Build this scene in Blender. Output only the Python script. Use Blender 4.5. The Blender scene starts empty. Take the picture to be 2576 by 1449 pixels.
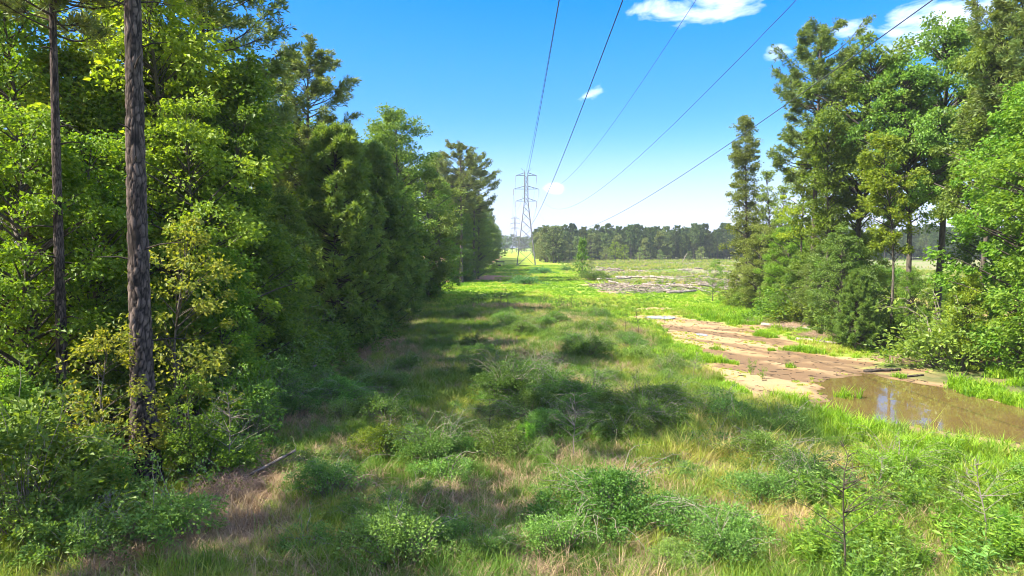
import bpy, math, random
import numpy as np
from mathutils import Vector, Euler

R = math.radians
scene = bpy.context.scene
col = scene.collection

# ------------------------------------------------------------------ camera, sky, sun, exposure
CAM_H, PITCH, YAW, FPX = 6.0, R(3.54), R(0.33), 1720.0       # FPX: focal length for a 2576 px wide picture
cam_data = bpy.data.cameras.new('camera')
cam_data.sensor_width = 36.0
cam_data.lens = FPX / 2576 * 36.0
cam_data.clip_end = 8000
cam = bpy.data.objects.new('camera', cam_data)
cam.location = (0, 0, CAM_H)
cam.rotation_euler = (R(90) - PITCH, 0, -YAW)
col.objects.link(cam)
scene.camera = cam

SUN_AZ, SUN_EL = R(-108), R(50)                                 # azimuth from +Y, clockwise
sun_to = Vector((math.sin(SUN_AZ) * math.cos(SUN_EL), math.cos(SUN_AZ) * math.cos(SUN_EL), math.sin(SUN_EL)))
sl = bpy.data.lights.new('sun', 'SUN')
sl.energy = 3.4
sl.angle = R(0.5)
sl.color = (1.0, 0.92, 0.76)
so = bpy.data.objects.new('sun', sl)
so.rotation_euler = sun_to.to_track_quat('Z', 'Y').to_euler()
col.objects.link(so)

vs = scene.view_settings
vs.view_transform = 'Standard'
vs.look = 'None'
vs.exposure = 2.2
vs.gamma = 1.0
vs.use_curve_mapping = False
scene.cycles.use_denoising = True
scene.cycles.use_adaptive_sampling = True
scene.cycles.adaptive_threshold = 0.015
scene.cycles.max_bounces = 7
scene.cycles.diffuse_bounces = 5
scene.cycles.transmission_bounces = 4
scene.cycles.glossy_bounces = 2
scene.cycles.transparent_max_bounces = 4
scene.cycles.volume_bounces = 0
scene.cycles.filter_width = 1.0

cam_rot = Euler((R(90) - PITCH, 0, -YAW)).to_matrix()


def ray(px, py):
    return (cam_rot @ Vector(((px - 1288) / FPX, -(py - 724.5) / FPX, -1.0))).normalized()


def ground_at(px, py):
    d = ray(px, py)
    t = -CAM_H / d.z
    return d.x * t, d.y * t


def x_at(px, depth):
    d = ray(px, 618)
    return d.x / d.y * depth


def node_link(nt, a, b):
    nt.links.new(a, b)


world = bpy.data.worlds.new('World')
scene.world = world
world.use_nodes = True
wn = world.node_tree
wn.nodes.clear()
w_out = wn.nodes.new('ShaderNodeOutputWorld')
w_bg = wn.nodes.new('ShaderNodeBackground')
w_bg.inputs['Strength'].default_value = 0.15
w_sky = wn.nodes.new('ShaderNodeTexSky')
w_sky.sky_type = 'NISHITA'
w_sky.sun_disc = False
w_sky.sun_elevation = SUN_EL
w_sky.sun_rotation = SUN_AZ
w_sky.air_density = 1.0
w_sky.dust_density = 1.2
w_sky.ozone_density = 2.5
w_hs = wn.nodes.new('ShaderNodeHueSaturation')
w_hs.inputs['Saturation'].default_value = 1.45
w_hs.inputs['Hue'].default_value = 0.515
w_hs.inputs['Value'].default_value = 0.92
w_tint = wn.nodes.new('ShaderNodeMix')
w_tint.data_type = 'RGBA'
w_tint.blend_type = 'MULTIPLY'
w_tint.inputs['Factor'].default_value = 1.0
w_tint.inputs[7].default_value = (0.78, 0.78, 0.90, 1)
wn.links.new(w_sky.outputs[0], w_tint.inputs[6])
wn.links.new(w_tint.outputs[2], w_hs.inputs['Color'])
w_tc = wn.nodes.new('ShaderNodeTexCoord')


def wmath(op, a, b=None, clamp=False):
    n = wn.nodes.new('ShaderNodeMath')
    n.operation = op
    n.use_clamp = clamp
    for i, v in enumerate((a, b)):
        if v is None:
            continue
        if hasattr(v, 'is_linked'):
            wn.links.new(v, n.inputs[i])
        else:
            n.inputs[i].default_value = v
    return n.outputs[0]


def wdot(vec):
    n = wn.nodes.new('ShaderNodeVectorMath')
    n.operation = 'DOT_PRODUCT'
    wn.links.new(w_tc.outputs['Generated'], n.inputs[0])
    n.inputs[1].default_value = vec
    return n.outputs['Value']


w_map = wn.nodes.new('ShaderNodeMapping')
w_map.inputs['Scale'].default_value = (1, 1, 2.2)
wn.links.new(w_tc.outputs['Generated'], w_map.inputs['Vector'])
w_noise = wn.nodes.new('ShaderNodeTexNoise')
w_noise.inputs['Scale'].default_value = 15
w_noise.inputs['Detail'].default_value = 7
w_noise.inputs['Roughness'].default_value = 0.58
w_noise.inputs['Distortion'].default_value = 0.5
wn.links.new(w_map.outputs[0], w_noise.inputs['Vector'])
w_nz = wmath('MULTIPLY', wmath('SUBTRACT', w_noise.outputs['Fac'], 0.5), 3.4)
acc = None
# small fair-weather clouds: direction, angular half width and half height, tilt, body
for px, py, w, h, tilt, body in [(1775, 14, 190, 44, 0.05, 0.95), (1945, 140, 44, 36, 0.3, 0.62), (1508, 231, 80, 24, 0.28, 0.60),
                                 (1388, 474, 42, 20, 0.0, 0.62), (2370, 55, 160, 58, 0.1, 0.9), (2150, 75, 60, 38, 0, 0.65),
                                 (585, 45, 45, 30, 0.4, 0.25), (905, 160, 40, 40, 0, -0.1), (1345, 397, 60, 12, 0, 0.05)]:
    c = ray(px, py)
    rt = c.cross(Vector((0, 0, 1))).normalized()
    up = rt.cross(c).normalized()
    a, b = rt * math.cos(tilt) + up * math.sin(tilt), up * math.cos(tilt) - rt * math.sin(tilt)
    u = wmath('MULTIPLY', wdot(a), FPX / w)
    v = wmath('MULTIPLY', wdot(b), FPX / h)
    q = wmath('ADD', wmath('MULTIPLY', u, u), wmath('MULTIPLY', v, v))
    m = wmath('SUBTRACT', body, q)
    m = wmath('ADD', m, wmath('MULTIPLY', wmath('SUBTRACT', wdot(c), 0.5), 0.001))
    front = wmath('GREATER_THAN', wdot(c), 0.3)
    m = wmath('MULTIPLY', wmath('ADD', m, 9.0), front)
    m = wmath('SUBTRACT', m, 9.0)
    acc = m if acc is None else wmath('MAXIMUM', acc, m)
cl = wmath('MULTIPLY', wmath('ADD', wmath('ADD', acc, w_nz), -0.2), 0.52, clamp=True)
# unseen overhead clouds, denser than those in view, added to brighten the shade
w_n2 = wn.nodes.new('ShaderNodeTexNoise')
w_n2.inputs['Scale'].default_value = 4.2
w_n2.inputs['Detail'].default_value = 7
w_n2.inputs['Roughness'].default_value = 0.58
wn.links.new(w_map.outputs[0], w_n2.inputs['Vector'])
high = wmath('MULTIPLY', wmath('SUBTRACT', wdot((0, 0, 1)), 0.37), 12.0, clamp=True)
cl_fill = wmath('MULTIPLY', wmath('SUBTRACT', w_n2.outputs['Fac'], 0.47), 7.0, clamp=True)
cl = wmath('MAXIMUM', cl, wmath('MULTIPLY', cl_fill, high))
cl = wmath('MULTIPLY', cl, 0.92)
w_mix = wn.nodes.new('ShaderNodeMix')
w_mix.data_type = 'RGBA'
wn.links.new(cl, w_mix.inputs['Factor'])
w_sc = wn.nodes.new('ShaderNodeVectorMath')
w_sc.operation = 'SCALE'
w_sc.inputs['Scale'].default_value = 0.25
wn.links.new(w_hs.outputs[0], w_sc.inputs[0])
w_cv = wn.nodes.new('ShaderNodeRGBCurve')
for ch, ptsc in enumerate([[(0, 0), (0.034, 0.024), (0.153, 0.080), (0.33, 0.21), (0.6, 0.34), (1, 0.44)], [(0, 0), (0.187, 0.158), (0.369, 0.240), (0.55, 0.34), (1, 0.47)], [(0, 0), (0.5, 0.45), (1, 0.55)]]):
    cu = w_cv.mapping.curves[ch]
    cu.points[0].location = ptsc[0]
    cu.points[1].location = ptsc[-1]
    for q in ptsc[1:-1]:
        cu.points.new(*q)
w_cv.mapping.update()
wn.links.new(w_sc.outputs[0], w_cv.inputs['Color'])
w_sc2 = wn.nodes.new('ShaderNodeVectorMath')
w_sc2.operation = 'SCALE'
w_sc2.inputs['Scale'].default_value = 4.0
wn.links.new(w_cv.outputs[0], w_sc2.inputs[0])
wn.links.new(w_sc2.outputs[0], w_mix.inputs[6])
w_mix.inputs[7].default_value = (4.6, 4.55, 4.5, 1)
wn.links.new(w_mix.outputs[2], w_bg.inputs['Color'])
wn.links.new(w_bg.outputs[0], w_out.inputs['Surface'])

# ------------------------------------------------------------------ helpers: noise, meshes, materials


def vnoise(x, y, s, seed):
    t = np.random.default_rng(seed).random((256, 256))
    x = np.asarray(x, float) / s + 137.3
    y = np.asarray(y, float) / s + 71.9
    xi, yi = np.floor(x).astype(int), np.floor(y).astype(int)
    fx, fy = x - xi, y - yi
    fx, fy = fx * fx * (3 - 2 * fx), fy * fy * (3 - 2 * fy)
    a, b = xi % 256, yi % 256
    a1, b1 = (xi + 1) % 256, (yi + 1) % 256
    return (t[a, b] * (1 - fx) + t[a1, b] * fx) * (1 - fy) + (t[a, b1] * (1 - fx) + t[a1, b1] * fx) * fy


def fbm(x, y, s, seed, o=4):
    r, amp, tot = 0, 1.0, 0
    for i in range(o):
        r = r + amp * vnoise(x, y, s / 2 ** i, seed + i)
        tot += amp
        amp *= 0.55
    return r / tot


def sstep(a, b, x):
    t = np.clip((x - a) / (b - a), 0, 1)
    return t * t * (3 - 2 * t)


def unit(a):
    return a / np.maximum(np.linalg.norm(a, axis=-1, keepdims=True), 1e-9)


class Geo:
    def __init__(self):
        self.V, self.Q, self.T, self.A, self.n = [], [], [], [], 0

    def add(self, V, Q=None, T=None, a=0.5):
        V = np.asarray(V, float).reshape(-1, 3)
        if Q is not None and len(Q):
            self.Q.append(np.asarray(Q, int).reshape(-1, 4) + self.n)
        if T is not None and len(T):
            self.T.append(np.asarray(T, int).reshape(-1, 3) + self.n)
        self.A.append(np.broadcast_to(np.asarray(a, float), (len(V),)).copy())
        self.V.append(V)
        self.n += len(V)
        return self

    def build(self, name, smooth=False):
        V = np.concatenate(self.V)
        me = bpy.data.meshes.new(name)
        Q = np.concatenate(self.Q) if self.Q else np.zeros((0, 4), int)
        T = np.concatenate(self.T) if self.T else np.zeros((0, 3), int)
        me.vertices.add(len(V))
        me.vertices.foreach_set('co', V.ravel().astype(np.float32))
        loops = np.concatenate([Q.ravel(), T.ravel()])
        me.loops.add(len(loops))
        me.loops.foreach_set('vertex_index', loops.astype(np.int32))
        starts = np.concatenate([np.arange(len(Q)) * 4, len(Q) * 4 + np.arange(len(T)) * 3])
        me.polygons.add(len(starts))
        me.polygons.foreach_set('loop_start', starts.astype(np.int32))
        me.polygons.foreach_set('use_smooth', np.full(len(starts), smooth))
        at = me.attributes.new('v', 'FLOAT', 'POINT')
        at.data.foreach_set('value', np.concatenate(self.A).astype(np.float32))
        me.update()
        me.validate()
        return me


def tubes(g, P, Rr, s=5, a=0.5, cap=False):
    """P (B,K,3) paths, Rr (B,K) radii -> tubes."""
    P = np.asarray(P, float)
    if P.ndim == 2:
        P = P[None]
    Rr = np.asarray(Rr, float)
    if Rr.ndim == 1:
        Rr = Rr[None]
    B, K, _ = P.shape
    Rr = np.broadcast_to(Rr, (B, K))
    T = unit(np.gradient(P, axis=1))
    ref = np.where(np.abs(T[..., 2:3]) > 0.8, np.array([1.0, 0.2, 0]), np.array([0.1, 0.2, 1.0]))
    U = unit(np.cross(T, ref))
    W = np.cross(T, U)
    th = np.arange(s) * 2 * np.pi / s
    V = P[:, :, None] + Rr[:, :, None, None] * (np.cos(th)[:, None] * U[:, :, None] + np.sin(th)[:, None] * W[:, :, None])
    idx = np.arange(B * K * s).reshape(B, K, s)
    Q = np.stack([idx[:, :-1], np.roll(idx, -1, 2)[:, :-1], np.roll(idx, -1, 2)[:, 1:], idx[:, 1:]], -1).reshape(-1, 4)
    V = V.reshape(-1, 3)
    T3 = None
    if cap:
        c0 = P[:, 0]
        c1 = P[:, -1]
        n = len(V)
        V = np.concatenate([V, c0, c1])
        i0, i1 = idx[:, 0], idx[:, -1]
        b = np.arange(B)
        t0 = np.stack([np.roll(i0, -1, 1), i0, np.broadcast_to((n + b)[:, None], i0.shape)], -1).reshape(-1, 3)
        t1 = np.stack([i1, np.roll(i1, -1, 1), np.broadcast_to((n + B + b)[:, None], i1.shape)], -1).reshape(-1, 3)
        T3 = np.concatenate([t0, t1])
    g.add(V, Q, T3, a)


def leaves(g, rng, C, D, S, W=0.55, up=0.6, fold=0.15):
    """kite leaves at C along D, length S."""
    n = len(C)
    D = unit(D)
    N = unit(rng.normal(size=(n, 3)) * 0.75 + np.array([0, 0, up]))
    side = unit(np.cross(D, N))
    nn = np.cross(side, D)
    S = np.broadcast_to(np.asarray(S, float), (n,))[:, None]
    base = C
    mid = C + D * S * 0.45
    V = np.stack([base, mid + side * S * W * 0.5 + nn * S * fold, C + D * S, mid - side * S * W * 0.5 + nn * S * fold], 1)
    Q = np.arange(n * 4).reshape(n, 4)
    g.add(V.reshape(-1, 3), Q, None, np.repeat(rng.random(n), 4))


def needles(g, rng, C, D, k, L, W, spread=0.8):
    """tufts of k needle blades at C around D."""
    n = len(C)
    C = np.repeat(C, k, 0)
    D = np.repeat(unit(D), k, 0)
    d = unit(D * (1.15 - 0.5 * spread) + unit(rng.normal(size=(n * k, 3))) * spread)
    s = unit(np.cross(d, rng.normal(size=(n * k, 3))))
    L = L * (0.7 + 0.5 * rng.random((n * k, 1)))
    W = W * 0.5
    V = np.stack([C, C + d * L * 0.6 + s * W, C + d * L, C + d * L * 0.6 - s * W], 1)
    Q = np.arange(n * k * 4).reshape(-1, 4)
    a = np.repeat(np.clip(np.repeat(rng.random(n), k) * 0.75 + rng.random(n * k) * 0.25, 0, 1), 4)
    g.add(V.reshape(-1, 3), Q, None, a)


def new_mat(name):
    m = bpy.data.materials.new(name)
    m.use_nodes = True
    nt = m.node_tree
    nt.nodes.clear()
    out = nt.nodes.new('ShaderNodeOutputMaterial')
    return m, nt, out


def N(nt, t, **kw):
    n = nt.nodes.new(t)
    for k, v in kw.items():
        if k in n.inputs:
            n.inputs[k].default_value = v
        else:
            setattr(n, k, v)
    return n


def mixc(nt, fac, a, b, blend='MIX'):
    n = nt.nodes.new('ShaderNodeMix')
    n.data_type = 'RGBA'
    n.blend_type = blend
    for s, v in ((n.inputs['Factor'], fac), (n.inputs[6], a), (n.inputs[7], b)):
        if hasattr(v, 'is_linked'):
            nt.links.new(v, s)
        elif isinstance(v, tuple):
            s.default_value = v if len(v) == 4 else (*v, 1)
        else:
            s.default_value = v
    return n.outputs[2]


def mth(nt, op, a, b=0.0, clamp=False):
    n = nt.nodes.new('ShaderNodeMath')
    n.operation = op
    n.use_clamp = clamp
    for i, v in enumerate((a, b)):
        if hasattr(v, 'is_linked'):
            nt.links.new(v, n.inputs[i])
        else:
            n.inputs[i].default_value = v
    return n.outputs[0]


def attr(nt, name, typ='GEOMETRY'):
    n = nt.nodes.new('ShaderNodeAttribute')
    n.attribute_name = name
    n.attribute_type = typ
    return n.outputs['Fac']


def leaf_shader(nt, out, color, trans, rough=0.55, tcol=None):
    p = N(nt, 'ShaderNodeBsdfPrincipled', Roughness=rough)
    p.inputs['Specular IOR Level'].default_value = 0.35
    nt.links.new(color, p.inputs['Base Color'])
    t = N(nt, 'ShaderNodeBsdfTranslucent')
    tc = mixc(nt, 1.0, color, tcol or (1.25, 1.15, 0.45), 'MULTIPLY')
    nt.links.new(tc, t.inputs['Color'])
    mx = N(nt, 'ShaderNodeMixShader')
    mx.inputs[0].default_value = trans
    nt.links.new(p.outputs[0], mx.inputs[1])
    nt.links.new(t.outputs[0], mx.inputs[2])
    nt.links.new(mx.outputs[0], out.inputs['Surface'])


def leaf_mat(name, c1, c2, trans=0.4, rough=0.5, hue=0.02, val=0.25, tcol=None):
    m, nt, out = new_mat(name)
    c = mixc(nt, attr(nt, 'v'), c1, c2)
    oi = N(nt, 'ShaderNodeObjectInfo')
    hs = N(nt, 'ShaderNodeHueSaturation')
    nt.links.new(mth(nt, 'ADD', mth(nt, 'MULTIPLY', oi.outputs['Random'], 2 * hue), 0.5 - hue), hs.inputs['Hue'])
    r2 = mth(nt, 'FRACT', mth(nt, 'MULTIPLY', oi.outputs['Random'], 17.3))
    nt.links.new(mth(nt, 'ADD', mth(nt, 'MULTIPLY', r2, 2 * val), 1 - val), hs.inputs['Value'])
    nt.links.new(c, hs.inputs['Color'])
    leaf_shader(nt, out, hs.outputs[0], trans, rough, tcol)
    return m


def bark_mat(name, c1, c2, scale=6.0, stretch=0.3, bump=0.5):
    m, nt, out = new_mat(name)
    tc = N(nt, 'ShaderNodeTexCoord')
    mp = N(nt, 'ShaderNodeMapping')
    mp.inputs['Scale'].default_value = (1, 1, stretch)
    nt.links.new(tc.outputs['Object'], mp.inputs['Vector'])
    nz = N(nt, 'ShaderNodeTexNoise', Scale=scale, Detail=6.0, Roughness=0.65)
    nt.links.new(mp.outputs[0], nz.inputs['Vector'])
    f = mth(nt, 'MULTIPLY', mth(nt, 'SUBTRACT', nz.outputs['Fac'], 0.32), 2.6, True)
    f2 = mth(nt, 'MULTIPLY', f, attr(nt, 'v'))
    c = mixc(nt, mth(nt, 'ADD', mth(nt, 'MULTIPLY', f, 0.45), f2, True), c1, c2)
    c = mixc(nt, mth(nt, 'MULTIPLY', attr(nt, 'v'), 2.4, True), tuple(v * 0.35 for v in c1), c)
    p = N(nt, 'ShaderNodeBsdfPrincipled', Roughness=0.9)
    p.inputs['Specular IOR Level'].default_value = 0.2
    nt.links.new(c, p.inputs['Base Color'])
    bp = N(nt, 'ShaderNodeBump', Strength=bump, Distance=0.03)
    nt.links.new(nz.outputs['Fac'], bp.inputs['Height'])
    nt.links.new(bp.outputs[0], p.inputs['Normal'])
    nt.links.new(p.outputs[0], out.inputs['Surface'])
    return m


def plain_mat(name, c1, c2, scale=8.0, rough=0.8, metal=0.0):
    m, nt, out = new_mat(name)
    tc = N(nt, 'ShaderNodeTexCoord')
    nz = N(nt, 'ShaderNodeTexNoise', Scale=scale, Detail=5.0)
    nt.links.new(tc.outputs['Object'], nz.inputs['Vector'])
    c = mixc(nt, nz.outputs['Fac'], c1, c2)
    p = N(nt, 'ShaderNodeBsdfPrincipled', Roughness=rough, Metallic=metal)
    nt.links.new(c, p.inputs['Base Color'])
    nt.links.new(p.outputs[0], out.inputs['Surface'])
    return m


M = {}
M['gum'] = leaf_mat('leaf_sweetgum', (0.078, 0.163, 0.018), (0.202, 0.332, 0.036), 0.50)
M['gum_dark'] = leaf_mat('leaf_dark', (0.078, 0.163, 0.026), (0.195, 0.305, 0.047), 0.45)
M['gum_yellow'] = leaf_mat('leaf_yellowing', (0.15, 0.225, 0.024), (0.38, 0.40, 0.055), 0.52, hue=0.012)
M['gum_fresh'] = leaf_mat('leaf_fresh', (0.10, 0.21, 0.018), (0.25, 0.38, 0.036), 0.5)
M['gum_lime'] = leaf_mat('leaf_lime', (0.13, 0.235, 0.018), (0.30, 0.41, 0.036), 0.55, tcol=(1.3, 1.2, 0.4))
M['oak'] = leaf_mat('leaf_oak', (0.101, 0.189, 0.032), (0.243, 0.358, 0.057), 0.46, rough=0.42)
M['vine'] = leaf_mat('leaf_vine', (0.108, 0.182, 0.032), (0.257, 0.344, 0.068), 0.44, rough=0.42)
M['pine'] = leaf_mat('needle_pine', (0.091, 0.163, 0.042), (0.234, 0.286, 0.072), 0.34, rough=0.5, hue=0.012)
M['ypine'] = leaf_mat('needle_young_pine', (0.106, 0.206, 0.043), (0.275, 0.375, 0.069), 0.42, rough=0.5, hue=0.012)
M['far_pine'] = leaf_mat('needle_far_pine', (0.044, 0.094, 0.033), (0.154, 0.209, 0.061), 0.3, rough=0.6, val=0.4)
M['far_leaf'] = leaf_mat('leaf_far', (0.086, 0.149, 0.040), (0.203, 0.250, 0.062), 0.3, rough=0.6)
M['bramble'] = leaf_mat('leaf_bramble', (0.083, 0.187, 0.030), (0.209, 0.351, 0.067), 0.38, hue=0.02)
M['bramble_dark'] = leaf_mat('leaf_bramble_dark', (0.061, 0.142, 0.022), (0.155, 0.270, 0.041), 0.40)
M['weed'] = leaf_mat('leaf_weed', (0.10, 0.22, 0.016), (0.24, 0.38, 0.034), 0.46, hue=0.015)
M['fennel'] = leaf_mat('leaf_fennel', (0.143, 0.315, 0.029), (0.272, 0.486, 0.057), 0.4)
M['kudzu'] = leaf_mat('leaf_kudzu', (0.050, 0.155, 0.041), (0.127, 0.273, 0.064), 0.3)
M['dead'] = leaf_mat('dead_stems', (0.21, 0.135, 0.10), (0.46, 0.32, 0.235), 0.15, rough=0.8, hue=0.01)
M['red_grass'] = leaf_mat('dry_red_grass', (0.17, 0.085, 0.05), (0.33, 0.19, 0.10), 0.25, rough=0.8, hue=0.01)
M['pine_bark'] = bark_mat('bark_pine', (0.030, 0.024, 0.022), (0.17, 0.13, 0.112), 7, 0.35)
M['bark'] = bark_mat('bark_grey', (0.05, 0.043, 0.036), (0.17, 0.145, 0.12), 9, 0.25)
M['twig'] = bark_mat('twig_grey', (0.10, 0.085, 0.07), (0.33, 0.28, 0.23), 9, 0.4, 0.2)
M['dark_twig'] = bark_mat('twig_dark', (0.035, 0.028, 0.022), (0.10, 0.08, 0.06), 9, 0.4, 0.2)
M['log_pale'] = bark_mat('log_weathered', (0.16, 0.125, 0.105), (0.40, 0.345, 0.30), 5, 0.5, 0.4)
M['log_dark'] = bark_mat('log_wet', (0.028, 0.022, 0.018), (0.11, 0.09, 0.075), 6, 0.5, 0.5)
M['steel'] = plain_mat('galvanised_steel', (0.08, 0.082, 0.085), (0.14, 0.14, 0.14), 3, 0.6, 0.2)
M['wire'] = plain_mat('conductor_wire', (0.04, 0.045, 0.05), (0.07, 0.075, 0.08), 3, 0.5, 0.4)
M['insul'] = plain_mat('insulator', (0.11, 0.09, 0.08), (0.18, 0.16, 0.15), 3, 0.4)
M['wood'] = plain_mat('weathered_wood', (0.035, 0.04, 0.028), (0.085, 0.085, 0.06), 4, 0.85)
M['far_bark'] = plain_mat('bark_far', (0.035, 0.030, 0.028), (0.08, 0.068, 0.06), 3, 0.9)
M['stone'] = plain_mat('pale_stone', (0.42, 0.40, 0.37), (0.66, 0.63, 0.59), 5, 0.8)


def add_obj(name, me, mat=None, parent=None, loc=None, rot=None, scl=None):
    o = bpy.data.objects.new(name, me)
    col.objects.link(o)
    if mat is not None and me is not None:
        if not me.materials:
            me.materials.append(mat)
        elif me.materials[0] is not mat:
            o.material_slots[0].link = 'OBJECT'
            o.material_slots[0].material = mat
    if parent is not None:
        o.parent = parent
    if loc is not None:
        o.location = loc
    if rot is not None:
        o.rotation_euler = rot
    if scl is not None:
        o.scale = scl
    return o


def tag(o, label=None, cat=None, group=None, kind=None):
    for k, v in (('label', label), ('category', cat), ('group', group), ('kind', kind)):
        if v:
            o[k] = v
    return o


# ------------------------------------------------------------------ the lie of the land
PUDDLE = np.array([(12.6, 28.2), (14.4, 30.6), (16.9, 31.6), (18.6, 28.6), (19.4, 24.4), (22.5, 19.5), (22, 16.5), (17.5, 18.6), (14.2, 21.2), (11.3, 22.4), (10.9, 24.8), (12.2, 26.2)])
TRACK = [(*ground_at(px, py), w) for px, py, w in [(2960, 1085, 3.2), (2650, 1065, 3.5), (2350, 1030, 4.0), (2150, 990, 4.2), (2010, 945, 3.8), (1905, 885, 3.5), (1815, 840, 3.2), (1740, 815, 2.3), (1640, 798, 1.3)]]
# bare patches: x, y, half length, half width
BARE = [(*ground_at(px, py), a, b) for px, py, a, b in [(1650, 797, 2.4, 2.2), (1500, 717, 3.6, 4.0), (1590, 722, 5.0, 3.5), (1540, 735, 2.5, 2.0), (1530, 768, 1.8, 1.2), (1640, 775, 2.6, 2.2),
                                                   (1950, 825, 3.4, 2.2), (2100, 905, 2.6, 1.8), (2240, 930, 2.4, 1.0), (1910, 950, 1.6, 1.6), (1960, 1000, 2.0, 1.6), (1735, 692, 11, 8), (1850, 720, 9, 7), (1650, 672, 12, 9), (1560, 680, 5, 5), (1480, 770, 1.3, .8)]]
STRAW = [(-6.6, 14.8, 2.4, 5.0), (-7.9, 20.5, 1.5, 3.5), (-8.2, 38, 1.9, 12), (-8.6, 55, 1.6, 10), (-5.5, 124, 7, 7), (-2, 134, 6, 6)]


def poly_sd(x, y, poly):
    """signed distance, positive inside."""
    x, y = np.asarray(x, float), np.asarray(y, float)
    d = np.full(x.shape, 1e9)
    ins = np.zeros(x.shape, bool)
    n = len(poly)
    for i in range(n):
        ax, ay = poly[i]
        bx, by = poly[(i + 1) % n]
        ex, ey = bx - ax, by - ay
        t = np.clip(((x - ax) * ex + (y - ay) * ey) / (ex * ex + ey * ey), 0, 1)
        d = np.minimum(d, np.hypot(x - ax - t * ex, y - ay - t * ey))
        cond = ((ay > y) != (by > y)) & (x < (bx - ax) * (y - ay) / (by - ay + 1e-12) + ax)
        ins ^= cond
    return np.where(ins, d, -d)


def track_sd(x, y):
    x, y = np.asarray(x, float), np.asarray(y, float)
    best = np.full(x.shape, -1e9)
    for (ax, ay, aw), (bx, by, bw) in zip(TRACK[:-1], TRACK[1:]):
        ex, ey = bx - ax, by - ay
        t = np.clip(((x - ax) * ex + (y - ay) * ey) / (ex * ex + ey * ey), 0, 1)
        best = np.maximum(best, aw + (bw - aw) * t - np.hypot(x - ax - t * ex, y - ay - t * ey))
    return best


def f_dirt(x, y):
    n = (fbm(x, y, 2.4, 11, 4) - 0.5) + 0.55 * (fbm(x, y, 0.5, 17, 2) - 0.5)
    m = sstep(-1.5, 0.9, track_sd(x, y) + 2.4 * n)
    for cx, cy, a, b in BARE:
        q = 1 - np.hypot((x - cx) / a, (y - cy) / b)
        m = np.maximum(m, sstep(-0.1, 0.45, q + 1.3 * n) * (0.9 if cy < 90 else 0.75))
    m = np.maximum(m, sstep(-1.2, -0.2, poly_sd(x, y, PUDDLE) + n))
    return m


def f_straw(x, y):
    n = fbm(x, y, 3.0, 21, 4) - 0.5
    m = sstep(-9.0, -10.4, x - np.clip((y - 112) * 0.02 + 2, 0, 6) * (y > 112) + 2.0 * n) * sstep(420, 380, y) * (1 - sstep(80, 86, y) * sstep(116, 110, y))
    for cx, cy, a, b in STRAW:
        m = np.maximum(m, sstep(-0.1, 0.5, 1 - np.hypot((x - cx) / a, (y - cy) / b) + 1.4 * n))
    m = np.maximum(m, 0.75 * sstep(22.5, 25, x + 3 * n) * sstep(90, 60, y) * sstep(26, 34, y))
    return m


def f_lush(x, y):
    """bright mown-looking grass of the corridor beyond the rough foreground"""
    n = fbm(x, y, 6, 31, 3) - 0.5
    edge = 62 + 0.0 * x
    m = sstep(-4, 4, y - edge + 10 * n)
    m = np.maximum(m, sstep(-1.0, 1.0, x - (9.4 - (y - 30) * 0.04) + 2.0 * n) * sstep(33, 40, y))
    m = np.maximum(m, sstep(8.0, 10.5, x + 2 * n) * sstep(24, 20, y))
    return m


def f_clear(x, y):
    """the felled field with slash and weeds"""
    n = fbm(x, y, 14, 41, 3) - 0.5
    m = sstep(-4, 5, (x - 15 - 0.03 * (y - 80)) + 14 * n) * sstep(92, 112, y + 10 * n)
    return m


RUT = np.array([0.62, -0.785])


def f_rut(x, y):
    """wheel ruts running along the track"""
    al = x * RUT[0] + y * RUT[1]
    ac = x * -RUT[1] + y * RUT[0] + 0.5 * np.sin(al * 0.3)
    return (fbm(ac, al * 0.10, 0.9, 51, 2) - 0.5) + 0.25 * (fbm(x, y, 0.7, 55, 2) - 0.5)


def gz(x, y):
    x, y = np.asarray(x, float), np.asarray(y, float)
    pd = poly_sd(x, y, PUDDLE)
    dirt = sstep(-0.6, 0.8, track_sd(x, y))
    calm = np.maximum(dirt, sstep(-3.0, -0.4, pd))
    z = 0.30 * (fbm(x, y, 10, 1, 3) - 0.5) + 0.10 * (fbm(x, y, 1.6, 5, 3) - 0.5)
    z = z * (1 - 0.92 * calm) * sstep(500, 200, y)
    z = z + calm * f_rut(x, y) * 0.17 * sstep(90, 60, y)
    low = sstep(-1.2, 2.0, (x - 14.2) * 0.74 + (y - 24.0) * 0.67)         # the far side of the puddle is deeper
    z = z - sstep(-0.25, 1.3, pd) * (0.035 + 0.13 * low)
    z = z + 0.05 * sstep(-1.3, -0.2, pd) * sstep(0.5, -0.2, pd) * 0.6
    return z


WATER_Z = -0.02


def gzs(x, y):
    return float(gz(np.array([x]), np.array([y]))[0])


def axis(dense, grow, far):
    """dense sample values then geometric growth to far on both sides"""
    a = list(dense)
    s = dense[1] - dense[0]
    while a[-1] < far[1]:
        s *= grow
        a.append(a[-1] + s)
    s = dense[1] - dense[0]
    while a[0] > far[0]:
        s *= grow
        a.insert(0, a[0] - s)
    return np.array(a)


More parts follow.
